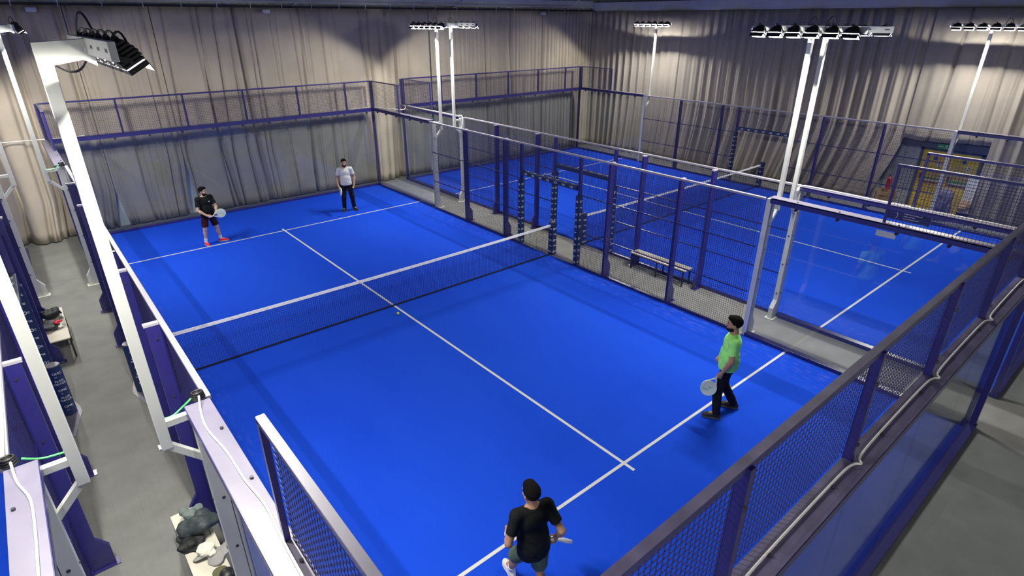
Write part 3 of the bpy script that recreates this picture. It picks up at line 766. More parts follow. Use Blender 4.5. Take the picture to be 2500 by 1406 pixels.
# ------------------------------------------------------------------ signed-distance modelling (people, cloth heaps, rackets)
def nrm(v): v = np.array(v, float); return v/np.linalg.norm(v)
def rotz(a): c, s = math.cos(a), math.sin(a); return np.array([[c,-s,0],[s,c,0],[0,0,1.]])
def rotx(a): c, s = math.cos(a), math.sin(a); return np.array([[1.,0,0],[0,c,-s],[0,s,c]])
def cone(a, b, ra, rb, cuts=(), k=.015):
    a = np.array(a, float); b = np.array(b, float)
    def f(P):
        pa = P-a; ba = b-a; h = np.clip((pa@ba)/(ba@ba), 0, 1)
        d = np.sqrt(((pa-h[..., None]*ba)**2).sum(-1)) - (ra+(rb-ra)*h)
        for c, n in cuts: d = np.maximum(d, (P-np.array(c))@np.array(n))
        return d
    r = max(ra, rb); return (f, np.minimum(a, b)-r, np.maximum(a, b)+r, k)
def ell(c, r, R=None, cuts=(), k=.02):
    c = np.array(c, float); r = np.array(r, float); R = np.eye(3) if R is None else R
    def f(P):
        q = (P-c)@R; k0 = np.sqrt(((q/r)**2).sum(-1)); k1 = np.sqrt(((q/r**2)**2).sum(-1))+1e-9
        d = k0*(k0-1)/k1
        for cc, n in cuts: d = np.maximum(d, (P-np.array(cc))@np.array(n))
        return d
    m = r.max(); return (f, c-m, c+m, k)
def sdf_mesh(name, prims, m, parent, h=.008, global_cuts=(), disp=None, region=None, subtract=()):
    lo = np.min([p[1] for p in prims], 0)-.03; hi = np.max([p[2] for p in prims], 0)+.03
    n = np.ceil((hi-lo)/h).astype(int)+1
    D = np.full(tuple(n), .5, np.float32)
    ax = [lo[i]+h*np.arange(n[i]) for i in range(3)]
    def sub(p, mg):
        i0 = np.maximum(np.floor((p[1]-mg-lo)/h).astype(int), 0); i1 = np.minimum(np.ceil((p[2]+mg-lo)/h).astype(int)+1, n)
        sl = tuple(slice(i0[i], i1[i]) for i in range(3))
        P = np.stack(np.meshgrid(*[ax[i][sl[i]] for i in range(3)], indexing='ij'), -1)
        return sl, P
    for p in prims:
        sl, P = sub(p, .05); d = p[0](P).astype(np.float32); k = p[3]; o = D[sl]
        hh = np.clip(.5+.5*(o-d)/k, 0, 1); D[sl] = o*(1-hh)+d*hh-k*hh*(1-hh)
    for p in subtract:
        sl, P = sub(p, .03); D[sl] = np.maximum(D[sl], -p[0](P))
    if global_cuts or disp:
        P = np.stack(np.meshgrid(*ax, indexing='ij'), -1)
        if disp: D = D + disp(P)
        for c, nn in global_cuts: D = np.maximum(D, (P-np.array(c))@np.array(nn))
    D[0,:,:] = D[-1,:,:] = .1; D[:,0,:] = D[:,-1,:] = .1; D[:,:,0] = D[:,:,-1] = .1
    ins = D < 0
    cs = tuple(np.array(D.shape)-1)
    acc = np.zeros(cs+(3,)); cnt = np.zeros(cs)
    for axis in range(3):
        o1, o2 = [a for a in range(3) if a != axis]
        for da in (0, 1):
            for db in (0, 1):
                s0 = [slice(0, cs[i]) for i in range(3)]; s0[o1] = slice(da, da+cs[o1]); s0[o2] = slice(db, db+cs[o2])
                s1 = list(s0); s1[axis] = slice(1, cs[axis]+1)
                d0 = D[tuple(s0)]; d1 = D[tuple(s1)]; cr = (d0 < 0) != (d1 < 0)
                tt = np.where(cr, d0/(d0-d1+1e-12), 0)
                v = np.zeros(cs+(3,)); v[..., axis] = tt; v[..., o1] = da; v[..., o2] = db
                acc += v*cr[..., None]; cnt += cr
    act = cnt > 0; idx = -np.ones(cs, int); idx[act] = np.arange(act.sum())
    I = np.argwhere(act); V = lo + h*(I + acc[act]/cnt[act][:, None])
    F = []
    for axis in range(3):
        o1, o2 = (axis+1) % 3, (axis+2) % 3
        s0 = [slice(1, D.shape[i]-1) for i in range(3)]; s0[axis] = slice(0, D.shape[axis]-1)
        s1 = list(s0); s1[axis] = slice(1, D.shape[axis])
        cr = ins[tuple(s0)] != ins[tuple(s1)]; E_ = np.argwhere(cr)
        off = np.array([1,1,1]); off[axis] = 0; E_ = E_+off
        fl = ins[tuple(s0)][cr]
        def g(a, b_):
            Q = E_.copy(); Q[:, o1] -= a; Q[:, o2] -= b_; return idx[Q[:,0], Q[:,1], Q[:,2]]
        q = np.stack([g(1,1), g(0,1), g(0,0), g(1,0)], 1)
        q[~fl] = q[~fl][:, ::-1]; F.append(q)
    F = np.concatenate(F); F = F[(F >= 0).all(1)]
    me = bpy.data.meshes.new(name); off = np.array(parent_world(parent)) if parent is not None and parent.type == 'MESH' else 0
    me.from_pydata(V.tolist(), [], F.tolist())
    ms = m if isinstance(m, (list, tuple)) else [m]
    for q in ms: me.materials.append(q)
    if region is not None:
        C = V[F].mean(1); me.polygons.foreach_set('material_index', region(C).astype(int).tolist())
    me.polygons.foreach_set('use_smooth', [True]*len(F)); me.update()
    o = bpy.data.objects.new(name, me); COL.objects.link(o)
    if parent is not None: o.parent = parent
    return o

# ------------------------------------------------------------------ rackets (thing in its own local frame: +Z towards the head, +Y face normal)
def make_racket(label, m, loc, axis, normal, logo=True):
    r = sdf_mesh('padel_racket', [
        (lambda P: np.maximum(np.sqrt((P[..., 0]/.128)**2+((P[..., 2]-.255)/.140)**2)*.13-.13, np.abs(P[..., 1])-.018), np.array([-.13,-.02,.11]), np.array([.13,.02,.40]), .004),
        cone((-.012, 0, .05), (-.085, 0, .175), .013, .015, k=.01), cone((.012, 0, .05), (.085, 0, .175), .013, .015, k=.01), cone((0, 0, .0), (0, 0, .06), .015, .016, k=.006)],
        m, None, h=.005, subtract=[(lambda P: np.maximum(np.abs(P[..., 0])-(P[..., 2]-.075)*.62, np.maximum(P[..., 2]-.128, .075-P[..., 2])), np.array([-.05,-.03,.07]), np.array([.05,.03,.13]), .0)])
    b = MB(); b.cyl((0, 0, -.075), (0, 0, .045), .0165, 12); b.cyl((0, 0, -.085), (0, 0, -.075), .02, 12)
    g = b.build('grip', M['mark'] if m is M['racket_w'] else M['racket'], None); g.parent = r
    b = MB()
    for dx, dz, w_, h_ in ((-.05, .05, .05, .012), (-.015, .03, .06, .010), (.005, -.02, .05, .014), (.03, -.045, .03, .01)):
        for s_ in (-1, 1):
            y = s_*.0192
            b.add([(dx-w_/2, y, .255+dz-h_), (dx+w_/2, y, .255+dz-h_*.2), (dx+w_/2-.01, y, .255+dz+h_), (dx-w_/2+.015, y, .255+dz+h_*.3)], [(0,1,2,3)])
    if logo:
        lg = b.build('printed_logo', M['logo_g'], None, fix=False); lg.parent = r
    z = Vector(axis).normalized(); y = Vector(normal); y = (y-z*y.dot(z)).normalized(); x = y.cross(z)
    r.matrix_world = Matrix(((x.x, y.x, z.x, loc[0]), (x.y, y.y, z.y, loc[1]), (x.z, y.z, z.z, loc[2]), (0,0,0,1)))
    return tag(r, label, 'racket', 'padel rackets')

# ------------------------------------------------------------------ people
def hand(wrist, d, pn, side, curl, spread=.2, tk=.5):
    """wrist, d = direction of the hand, pn = palm normal (fingers curl towards it), side = +1 thumb on d x pn side"""
    w = np.array(wrist, float); d = nrm(d); pn = np.array(pn, float); pn = nrm(pn-d*(pn@d)); ac = np.cross(d, pn)*side
    R = np.stack([ac, d, pn], 1)
    P = [ell(w+d*.045, (.041, .052, .018), R, k=.012), cone(w-d*.01, w+d*.03, .026, .03, k=.015)]
    for i, (o, L) in enumerate(((.030, .92), (.010, 1.0), (-.011, .94), (-.030, .75))):
        p = w+d*.088+ac*o; a = 0.0; dd = nrm(d+ac*o*spread*4)
        for sg, (ln, r) in enumerate(((.042, .0105), (.027, .0095), (.021, .0088))):
            a += curl*(.8 if sg == 0 else 1.0)
            v = dd*math.cos(a)+pn*math.sin(a); q = p+v*ln*L
            P.append(cone(p, q, r, r*.93, k=.005)); p = q
    p = w+d*.028+ac*.033
    for ln, r, f in ((.038, .0125, .55), (.03, .0105, .8)):
        v = nrm(d*.75+ac*(.75-f*tk)+pn*(f*tk*1.6)); q = p+v*ln; P.append(cone(p, q, r, r*.9, k=.006)); p = q
    return P

def person(label, loc, yaw, sc, J, head=(0, 0), torso=0.0, lean=(0, 0), fat=1.0, skin='skin', shirt='tee_black', bottom=('shorts', 'maroon'),
           shoes=('shoe_red', 'sole'), socks=True, beard=True, hands=None, extras=None, hemz=.86):
    t = bpy.data.objects.new('person', None); COL.objects.link(t)
    t.location = loc; t.rotation_euler = (0, 0, yaw); t.scale = (sc, sc, sc)
    tag(t, label, 'person', 'padel players')
    A = lambda v: np.array(v, float)
    pel = A(J.get('pelvis', (0, 0, .93))); che = A(J.get('chest', (lean[0]*.6, lean[1]*.6, 1.26))); nk = A(J.get('neck', (lean[0], lean[1], 1.47))); hd = A(J.get('head', (lean[0]*1.05, lean[1]*1.05+.02, 1.615)))
    Rt = rotz(torso)
    sh = {s: nk + Rt@A((s*.178*min(fat, 1.06), -.005, -.065)) for s in (1, -1)}
    hip = {s: pel + rotz(torso*.3)@A((s*.085, 0, -.02)) for s in (1, -1)}
    el = {1: A(J['elR']), -1: A(J['elL'])}; wr = {1: A(J['wrR']), -1: A(J['wrL'])}
    kn = {1: A(J['knR']), -1: A(J['knL'])}; an = {1: A(J['anR']), -1: A(J['anL'])}
    toe = {1: A(J['toR']), -1: A(J['toL'])}
    # --- body, one continuous skin surface
    P = [ell(che+A((0,0,.03)), (.158*fat, .108*fat, .17), Rt), ell((che+pel)/2+A((0,.008*fat,.0)), (.142*fat, .105*fat, .16), Rt), ell(pel+A((0,0,0)), (.152*fat, .112*fat, .12), Rt),
         cone(nk+A((0,-.005,-.03)), hd+A((0,-.02,-.06)), .062, .054, k=.02)]
    for s in (1, -1):
        P += [cone(nk+A((0,-.01,-.03)), sh[s], .055, .060, k=.04), cone(sh[s], el[s], .052, .041, k=.025), cone(el[s], wr[s], .043, .027, k=.015)]
        m_ = el[s]*.7+wr[s]*.3; P.append(ell(m_, (.043, .043, .06), k=.02))
        P += [cone(hip[s], kn[s], .086, .056, k=.02), cone(kn[s], an[s], .053, .036, k=.015)]
        c_ = kn[s]*.68+an[s]*.32 - nrm(toe[s]-an[s])*.018; P.append(ell(c_, (.052, .052, .10), k=.02))
        P.append(cone(an[s], an[s]*.5+toe[s]*.5+A((0,0,.01)), .036, .03, k=.01))
        hk = (hands or {}).get(s, {})
        P += hand(wr[s], hk.get('d', wr[s]-el[s]), hk.get('pn', (0, -.2 if s else 0, -1)), hk.get('side', s), hk.get('curl', .35), tk=hk.get('tk', .5))
    Rh = rotz(head[0])@rotx(head[1])
    HS = 1.07
    H = lambda v: hd + Rh@(A(v)*HS)
    P += [ell(H((0,-.008,.035)), (0.0824,0.1038,0.0984), Rh, k=.02), ell(H((0,.022,-.04)), (0.0642,0.0770,0.0770), Rh, k=.03), ell(H((0,.062,-.088)), (0.0278,0.0235,0.0214), Rh, k=.02),
          cone(H((0,.088,.015)), H((0,.112,-.022)), .010, .0145, k=.01), cone(H((-.045,.074,.038)), H((.045,.074,.038)), .012, .012, k=.02),
          cone(H((-.018,.088,-.055)), H((.018,.088,-.055)), .009, .009, k=.008)]
    for s in (1, -1): P.append(ell(H((s*.080,-.008,-.003)), (0.0107,0.0193,0.0332), Rh, k=.006)); P.append(ell(H((s*.043,.062,-.018)), (0.0214,0.0214,0.0193), Rh, k=.015))
    def region(C):
        q = (C-hd)@Rh/HS; r = np.zeros(len(C))
        for s in (1, -1):
            e = (((q[:,0]-s*.033)/.013)**2+((q[:,2]-.016)/.006)**2 < 1) & (q[:,1] > .05); r[e] = 2
            e = (((q[:,0]-s*.033)/.0075)**2+((q[:,2]-.016)/.008)**2 < 1) & (q[:,1] > .05); r[e] = 1
            e = (np.abs(q[:,0]-s*.034) < .021) & (np.abs(q[:,2]-.042) < .0045) & (q[:,1] > .05); r[e] = 1
        e = (np.abs(q[:,0]) < .026) & (np.abs(q[:,2]+.055) < .0075) & (q[:,1] > .07); r[e] = 3
        return r
    sdf_mesh('body', P, [M[skin], M['hair'], M['eyew'], M['lips']], t, h=.0075, region=region)
    # --- hair and beard
    cut = [(H((0,.062,.055)), Rh@nrm((0,.75,-.66)))]
    hp = [ell(H((0,-.012,.045)), (0.0920,0.1134,0.1027), Rh, cuts=[(H((0,.05,.062)), Rh@nrm((0,.72,-.69))), (H((0,-.04,-.035)), Rh@nrm((0,.35,-.94)))], k=.01),
          ell(H((0,.03,.10)), (0.0706,0.0663,0.0449), Rh, k=.015)]
    sdf_mesh('hair', hp, M['hair'], t, h=.007, disp=lambda Q: .0022*np.sin(Q[...,0]*310)*np.sin(Q[...,1]*290+Q[...,2]*200))
    if beard:
        sdf_mesh('beard', [ell(H((0,.026,-.052)), (0.0701,0.0835,0.0760), Rh, cuts=[(H((0,.04,-.036)), Rh@nrm((0,.25,.97))), (H((0,.0,-.05)), Rh@nrm((0,-1,.1)))], k=.01)], M['beard'], t, h=.0065,
                 subtract=[ell(H((0,.112,-.052)), (0.0289,0.0321,0.0107), Rh)], disp=lambda Q: .001*np.sin(Q[...,0]*400)*np.sin(Q[...,2]*420))
    # --- shirt
    g = .016
    sp = [ell(che+A((0,0,.03)), (.158*fat+g, .108*fat+g, .185), Rt), ell((che+pel)/2+A((0,.01*fat,-.0)), (.150*fat+g+.006, .110*fat+g+.008, .22), Rt), ell(pel+A((0,0,.02)), (.152*fat+g, .112*fat+g, .15), Rt, k=.03),
          ell(pel+A((0,.0,.0)), (.178*fat, .134*fat, .30), Rt, k=.06)]
    for s in (1, -1):
        d = nrm(el[s]-sh[s]); e_ = sh[s]+(el[s]-sh[s])*.66
        sp.append(cone(nk+A((0,-.01,-.035)), sh[s], .066, .074, k=.03))
        sp.append(cone(sh[s], e_+d*.03, .072, .066, cuts=[(e_, d)], k=.03))
    neckc = (nk+A((0,.015,.005)), nrm((0,.25,1)))
    up = nrm(nk-pel)
    sdf_mesh('shirt', sp, M[shirt], t, h=.009, global_cuts=[(nk+nrm((hd-nk))*-.0+A((0,0,.012)), nrm((0,.3,1))), ((0, 0, hemz), (0, -.08, -1))],
             disp=lambda Q: .005*np.sin(Q[...,2]*46+Q[...,0]*22)*np.sin(Q[...,0]*34+Q[...,1]*20+Q[...,2]*9)*np.clip((1.35-Q[...,2])*4, .15, 1))
    # --- trousers or shorts
    kind, bm_ = bottom
    bp_ = [ell(pel+A((0,0,.0)), (.150*fat+.008, .110*fat+.008, .13), Rt, k=.03)]
    for s in (1, -1):
        if kind == 'shorts':
            d = nrm(kn[s]-hip[s]); e_ = hip[s]+(kn[s]-hip[s])*.84
            bp_.append(cone(hip[s]+A((0,0,-.01)), e_+d*.04, .098, .094, cuts=[(e_, d)], k=.03))
        else:
            d = nrm(an[s]-kn[s]); e_ = an[s]-d*.0
            bp_ += [cone(hip[s]+A((0,0,-.01)), kn[s], .098, .078, k=.03), cone(kn[s], e_+d*.03, .078, .062, cuts=[(e_+d*.005, d)], k=.02)]
    sdf_mesh('shorts' if kind == 'shorts' else 'trousers', bp_, M[bm_], t, h=.009, global_cuts=[(pel+A((0,0,.03)), (0,0,1))],
             disp=lambda Q: .004*np.sin(Q[...,2]*38+Q[...,0]*30)*np.sin(Q[...,1]*30+Q[...,0]*25))
    # --- socks and shoes
    for s in (1, -1):
        if socks:
            d = nrm(kn[s]-an[s]); sdf_mesh('sock', [cone(an[s], an[s]+d*.17, .042, .050, cuts=[(an[s]+d*.13, d)], k=.01)], M['sock'], t, h=.007)
        f = nrm(toe[s]-an[s]); f = nrm((f[0], f[1], J.get('tilt%d' % s, 0.0))); u = nrm(A((0,0,1))-f*f[2]); r = np.cross(f, u); R = np.stack([r, f, u], 1)
        c0 = an[s]-u*.075       # sole level under the ankle
        q = lambda x, y, z: c0 + r*x + f*y + u*z
        so = (q(0,0,.026), u)
        up_ = sdf_mesh('shoe', [ell(q(0,.13,.035), (.050,.085,.042), R, k=.02), ell(q(0,-.015,.045), (.042,.065,.05), R, k=.02), ell(q(0,.05,.055), (.044,.09,.045), R, k=.02), cone(q(0,-.01,.05), q(0,-.01,.10), .045, .046, cuts=[(q(0,0,.095), u)], k=.02)],
                       M[shoes[0]], t, h=.006, global_cuts=[(q(0,0,.02), -u)])
        sdf_mesh('sole', [ell(q(0,.125,.012), (.053,.092,.035), R, k=.02), ell(q(0,-.015,.012), (.045,.072,.035), R, k=.03), ell(q(0,.05,.012), (.043,.10,.03), R, k=.02)],
                 M[shoes[1]], t, h=.006, global_cuts=[(q(0,0,.001), -u), (q(0,0,.024), u)]).parent = up_
    if extras: extras(t, locals())
    return t
def world(t_loc, yaw, sc, p):
    v = rotz(yaw)@(np.array(p)*sc); return (t_loc[0]+v[0], t_loc[1]+v[1], t_loc[2]+v[2])
def wdir(yaw, p): return tuple(rotz(yaw)@np.array(p, float))

TZ = .0157
# far left player: black tee, maroon shorts, both hands on the racket
L1, Y1_, S1 = (-2.05, 7.17, TZ), math.pi+.10, .985
person('far player in black tee and maroon shorts, red shoes on the service line', L1, Y1_, S1,
       dict(elR=(.27,.10,1.10), wrR=(.10,.27,.955), elL=(-.255,.09,1.12), wrL=(-.165,.275,1.03),
            knR=(.17,.03,.50), anR=(.215,-.01,.078), toR=(.215,.16,.06), knL=(-.17,.03,.50), anL=(-.235,-.02,.078), toL=(-.38,.06,.06)),
       head=(.75, -.05), torso=.12, fat=1.06, skin='skin2', shirt='tee_black', bottom=('shorts', 'maroon'), shoes=('shoe_red', 'sole'), beard=True,
       hands={1: dict(d=(-.8,.45,-.15), pn=(-.3,-.6,-.5), curl=1.15, tk=1.0), -1: dict(d=(.05,.85,-.35), pn=(.8,-.1,-.5), curl=.8, tk=.8)}, hemz=.84)
_t = [o for o in bpy.data.objects if o.name == 'person'][0]
b = MB(); b.box(-.10, -.055, .150, .156, 1.325, 1.340); _l = b.build('chest_logo', M['mark'], None); _l.parent = _t
make_racket('pale green racket held in front by the far player in maroon shorts', M['racket'], world(L1, Y1_, S1, (-.005,.325,.925)), wdir(Y1_, (-.93,.22,.22)), wdir(Y1_, (.15,1,.15)))
# far right player: white tee, black trousers, ball in his left hand
L2, Y2_, S2 = (2.55, 7.62, TZ), math.pi-.36, 1.035
person('far player in white tee and black trousers, standing by the glass corner', L2, Y2_, S2,
       dict(elR=(.29,-.01,1.13), wrR=(.27,.12,.91), elL=(-.285,-.02,1.13), wrL=(-.245,.10,.90),
            knR=(.125,.03,.50), anR=(.15,-.03,.078), toR=(.20,.14,.06), knL=(-.14,.03,.50), anL=(-.175,-.02,.078), toL=(-.25,.14,.06)),
       head=(0.0, -.08), fat=1.0, skin='skin', shirt='tee_white', bottom=('trousers', 'trouser'), shoes=('shoe_black', 'sole_d'), socks=False, beard=True,
       hands={1: dict(d=(-.1,.25,-.95), pn=(-.9,.2,0), curl=1.1, tk=1.0), -1: dict(d=(.1,.15,-.95), pn=(.9,.2,.1), curl=.75, tk=.9)}, hemz=.90)
make_racket('white racket held edge-on by the far player in the white tee', M['racket_w'], world(L2, Y2_, S2, (.235,.15,.84)), wdir(Y2_, (-.05,.80,-.30)), wdir(Y2_, (1,.1,.1)), logo=False)
# near right player: neon green tee, black trousers, walking, racket down in his left hand
L3, Y3_, S3 = (2.24, -7.19, TZ), .52, 1.055
person('near player in neon green tee and black trousers, walking with racket lowered', L3, Y3_, S3,
       dict(elL=(-.245,-.02,1.10), wrL=(-.225,.09,.86), elR=(.27,-.02,1.14), wrR=(.21,.10,.95),
            knL=(-.13,.10,.50), anL=(-.185,.06,.078), toL=(-.185,.24,.06), knR=(.12,.02,.50), anR=(.19,-.20,.085), toR=(.20,-.02,.06)),
       head=(.02, -.05), fat=1.10, skin='skin', shirt='tee_green', bottom=('trousers', 'trouser'), shoes=('shoe_black', 'sole_d'), socks=False, beard=True,
       hands={-1: dict(d=(.02,.25,-.97), pn=(.9,.15,.1), curl=1.1, tk=1.0), 1: dict(d=(-.5,.6,-.3), pn=(-.3,-.3,-.8), curl=.6)}, hemz=.87)
make_racket('round pale racket with green print hanging by the neon-shirted player', M['racket'], world(L3, Y3_, S3, (-.205,.135,.785)), wdir(Y3_, (-.12,.42,-.88)), wdir(Y3_, (-1,.1,.1)))
# nearest player: black tee, olive shorts, seen from behind in mid-stride
L4, Y4_, S4 = (-2.62, -7.78, TZ), -.32, .985
person('nearest player in black tee and olive shorts, seen from behind in mid-stride', L4, Y4_, S4,
       dict(elL=(-.31,-.03,1.13), wrL=(-.235,.19,1.04), elR=(.285,-.11,1.16), wrR=(.28,.02,.94),
            knL=(-.13,.26,.56), anL=(-.10,.42,.12), toL=(-.11,.60,.10), knR=(.09,.04,.50), anR=(.10,-.22,.12), toR=(.10,-.06,.05), tilt1=-.35, tilt_1=.1),
       head=(.22, -.05), lean=(0, .07), torso=.06, fat=1.04, skin='skin', shirt='tee_black', bottom=('shorts', 'olive'), shoes=('shoe_white', 'sole'), beard=False,
       hands={1: dict(d=(.1,.35,-.9), pn=(-.9,.2,.1), curl=1.15, tk=1.0), -1: dict(d=(.35,.85,.1), pn=(.5,-.2,-.8), curl=.9)}, hemz=.83,
       extras=lambda t, L: sdf_mesh('wristband', [cone(L['wr'][-1]-nrm(L['wr'][-1]-L['el'][-1])*.06, L['wr'][-1], .038, .036, cuts=[(L['wr'][-1], nrm(L['wr'][-1]-L['el'][-1])), (L['wr'][-1]-nrm(L['wr'][-1]-L['el'][-1])*.05, -nrm(L['wr'][-1]-L['el'][-1]))])], M['sock'], t, h=.006))
make_racket('white racket held low in the right hand of the nearest player', M['racket_w'], world(L4, Y4_, S4, (.285,.055,.855)), wdir(Y4_, (.58,.44,-.70)), wdir(Y4_, (.62,.68,.45)), logo=False)
# balls
def ball(loc, label):
    bm = bmesh.new(); bmesh.ops.create_uvsphere(bm, u_segments=20, v_segments=14, radius=.033)
    me = bpy.data.meshes.new('tennis_ball'); bm.to_mesh(me); bm.free(); me.materials.append(M['ball']); me.polygons.foreach_set('use_smooth', [True]*len(me.polygons))
    o = bpy.data.objects.new('tennis_ball', me); COL.objects.link(o); o.location = loc
    c = MB(); c.tube([(.0335*math.cos(a)*math.cos(.45*math.sin(2*a)), .0335*math.sin(a)*math.cos(.45*math.sin(2*a)), .0335*math.sin(.45*math.sin(2*a))) for a in np.linspace(0, 2*math.pi, 40)], .0012, 5)
    s_ = c.build('seam', M['mark'], None); s_.parent = o
    return tag(o, label, 'ball', 'tennis balls')
ball((-.16, -.46, .046), 'yellow-green ball lying on the court just in front of the net')
ball(world(L2, Y2_, S2, (-.205,.155,.815)), 'yellow ball in the hand of the far player in the white tee')

# ------------------------------------------------------------------ benches
def bench(cx, y0, y1, label, slats=2, w=.34):
    t = thing('bench', label, 'bench', (cx, (y0+y1)/2, 0), 'walkway benches')
    if slats == 2:
        for s in (-1, 1):
            b = MB(); b.box(cx+s*.025, cx+s*w/2, y0, y1, .43, .455); b.build('seat_slat', M['board'], t, bevel=.004)
    else:
        b = MB(); b.box(cx-w/2, cx+w/2, y0, y1, .43, .455); b.build('seat', M['board'], t, bevel=.004)
    L = y1-y0
    for y in (y0+.06, y0+L*.5, y1-.06):
        for s in (-1, 1):
            b = MB(); b.box(cx+s*(w/2-.015)-.015, cx+s*(w/2-.015)+.015, y-.015, y+.015, 0, .43); b.build('leg', M['black'], t)
        b = MB(); b.box(cx-w/2+.02, cx+w/2-.02, y-.015, y+.015, .40, .43); b.build('cross_bar', M['black'], t)
    for s in (-1, 1):
        b = MB(); b.box(cx+s*(w/2-.03)-.012, cx+s*(w/2-.03)+.012, y0+.06, y1-.06, .405, .43); b.build('long_bar', M['black'], t)
    return t
bench(6.24, -3.78, -2.05, 'slatted bench with black legs on the right walkway behind the navy fence')
bench(-6.16, 2.08, 3.80, 'bench on the left walkway carrying a bag, dark clothes and a bottle', slats=1, w=.36)
bench(-5.36, -6.0, -4.2, 'bench in the bottom left, half hidden behind the near mast, holding a bag and cap', slats=1, w=.36)

def heap(name, label, cat, c, r, m, seed, parts=7, flat=.42, ang=0, h=.009, zmin=.456, group=None, bump=.008, edge=0):
    rn = random.Random(seed); P = []
    for i in range(parts):
        a = rn.uniform(0, 6.28); q = rn.uniform(.1, .65)
        o = rotz(ang)@np.array((math.cos(a)*r[0]*q, math.sin(a)*r[1]*q, 0))
        R = rotz(rn.uniform(0, 3))@rotx(rn.uniform(-.5, .5))
        s = rn.uniform(.35, .6)
        P.append(ell(np.array(c)+o+np.array((0,0,rn.uniform(0, r[2]*.5))), (r[0]*s, r[1]*s, max(.02, r[2]*flat*rn.uniform(.7, 1.2))), R, k=.03))
    k1, k2 = rn.uniform(18, 34), rn.uniform(20, 36)
    o = sdf_mesh(name, P, m, None, h=h, global_cuts=[((0,0,zmin), (0,0,-1))],
                 disp=lambda Q: bump*np.sin(Q[...,0]*k1+2.5*np.sin(Q[...,1]*15))*np.sin(Q[...,1]*k2+Q[...,2]*30)
                 + bump*.7*np.abs(np.sin(Q[...,0]*k2*2.1+Q[...,1]*k1*1.7+4*np.sin(Q[...,1]*19+Q[...,2]*25))))
    return tag(o, label, cat, group)
# far left bench load
heap('backpack', 'black and grey backpack on the far end of the left walkway bench', 'bag', (-6.20, 3.30, .50), (.20, .26, .20), M['jacket'], 3, parts=8)
heap('jacket', 'dark green-grey jacket spread over the middle of the left walkway bench', 'jacket', (-6.22, 2.78, .47), (.21, .30, .10), M['bag'], 5, parts=9, bump=.006)
heap('crumpled_bag', 'glossy red bag lying on the dark jacket', 'bag', (-6.10, 2.72, .56), (.13, .08, .06), M['redbag'], 9, parts=5, zmin=.50)
t = thing('water_bottle', 'clear plastic bottle on the left walkway bench beside the red bag', 'bottle', (-6.03, 2.86, .52))
b = MB(); b.cyl((-6.02, 2.80, .456), (-6.02, 2.80, .62), .034, 16); b.cyl((-6.02, 2.80, .62), (-6.02, 2.80, .67), .034, 16, .014); b.build('bottle_body', M['bottle'], t, smooth=True)
b = MB(); b.cyl((-6.02, 2.80, .67), (-6.02, 2.80, .695), .016, 12); b.build('bottle_cap', M['mark'], t)
# near bench load
heap('backpack', 'dark slate backpack on the near left bench behind the white mast', 'bag', (-5.30, -4.70, .52), (.22, .24, .20), M['bag'], 21, parts=8, bump=.006)
heap('jacket', 'black jacket hanging off the front edge of the near left bench', 'jacket', (-5.44, -4.82, .47), (.13, .28, .10), M['jacket'], 23, parts=8, zmin=.457, bump=.008)
heap('jacket', 'grey-green jacket thrown across the backpack on the near left bench', 'jacket', (-5.34, -4.48, .60), (.13, .17, .10), M['jacket_g'], 27, parts=6, zmin=.46, bump=.010)
heap('towel', 'crumpled cream towel on the near left bench', 'towel', (-5.31, -5.12, .52), (.13, .14, .08), M['towel'], 29, parts=6, bump=.012)
heap('pullover', 'folded grey pullover under the cream towel', 'pullover', (-5.27, -5.16, .47), (.20, .17, .05), M['greycloth'], 31, parts=6, bump=.005)
t = thing('baseball_cap', 'olive and black cap on the near left bench', 'cap', (-5.24, -5.55, .456))
sdf_mesh('crown', [ell((0,0,.01), (.085,.095,.065), k=.01)], M['black'], t, h=.006, global_cuts=[((0,0,.003),(0,0,-1))])
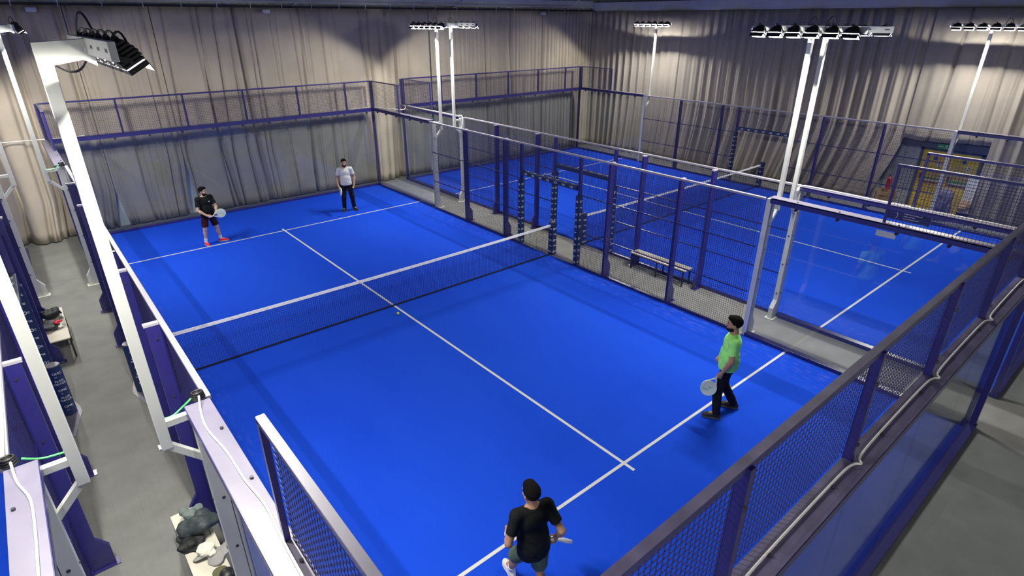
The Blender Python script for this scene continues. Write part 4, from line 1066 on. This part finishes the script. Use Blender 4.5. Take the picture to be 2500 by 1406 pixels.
sdf_mesh('visor', [ell((-.05,.085,.018), (.082,.09,.018), rotz(.5)@rotx(-.1), k=.01)], M['cap'], t, h=.005, global_cuts=[((0,0,.003),(0,0,-1))])
# clutter in front of the doors
heap('dust_cover', 'lilac-grey covered bin in front of the yellow doors', 'cover', (17.3, -6.15, .35), (.34, .34, .75), M['bin'], 41, parts=8, zmin=.004, h=.02, flat=.6)
heap('camouflage_bag', 'brown mottled bag right of the covered bin', 'bag', (17.35, -6.65, .50), (.25, .28, .30), M['wood'], 43, parts=7, zmin=.22, h=.015)
t = thing('plastic_tub', 'white plastic tub under the mottled bag by the doors', 'tub', (17.35, -6.68, 0))
b = MB(); b.box(17.18, 17.5, -6.85, -6.5, .0, .22); b.build('tub_body', M['mark'], t, bevel=.02)
b = MB(); b.box(17.16, 17.52, -6.87, -6.48, .20, .23); b.build('rim', M['mark'], t, bevel=.01)
t = thing('roller_banner', 'slim white display board leaning right of the yellow doors', 'banner', (17.6, -6.62, .0))
b = MB(); b.box(17.60, 17.63, -6.78, -6.50, .3, 1.45); b.build('panel', M['mark'], t)
b = MB(); b.box(17.58, 17.66, -6.80, -6.48, .0, .30); b.build('stand', M['black'], t)
# stickers on the glass beams
t = thing('court_sticker', 'dark purple sticker with a white crescent and small print on the right-hand court beam', 'sticker', (6.44, -7.8, 2.85))
b = MB(); b.box(6.435, 6.441, -8.35, -7.62, 2.74, 2.92); b.build('sticker_sheet', M['blue'], t)
b = MB()
for i in range(10):
    a0, a1 = math.radians(-75+i*15), math.radians(-60+i*15)
    q = [(.05*math.cos(a), .06*math.sin(a)) for a in (a0, a1)]; q2 = [(.034*math.cos(a), .06*math.sin(a)) for a in (a1, a0)]
    b.add([(6.434, -7.78-u, 2.83+v) for u, v in q+q2], [(0,1,2,3)])
for k, L_ in enumerate((.30, .18, .26)): b.box(6.433, 6.4345, -7.92-L_, -7.92, 2.875-k*.045, 2.885-k*.045)
b.build('printed_logo', M['mark'], t, fix=False)
b = MB(); b.box(5.038, 5.044, -8.25, -7.95, 2.80, 2.90); tag(b.build('label_plate', M['ref']), 'small white label on the glass under the near right beam of the central court', 'label')
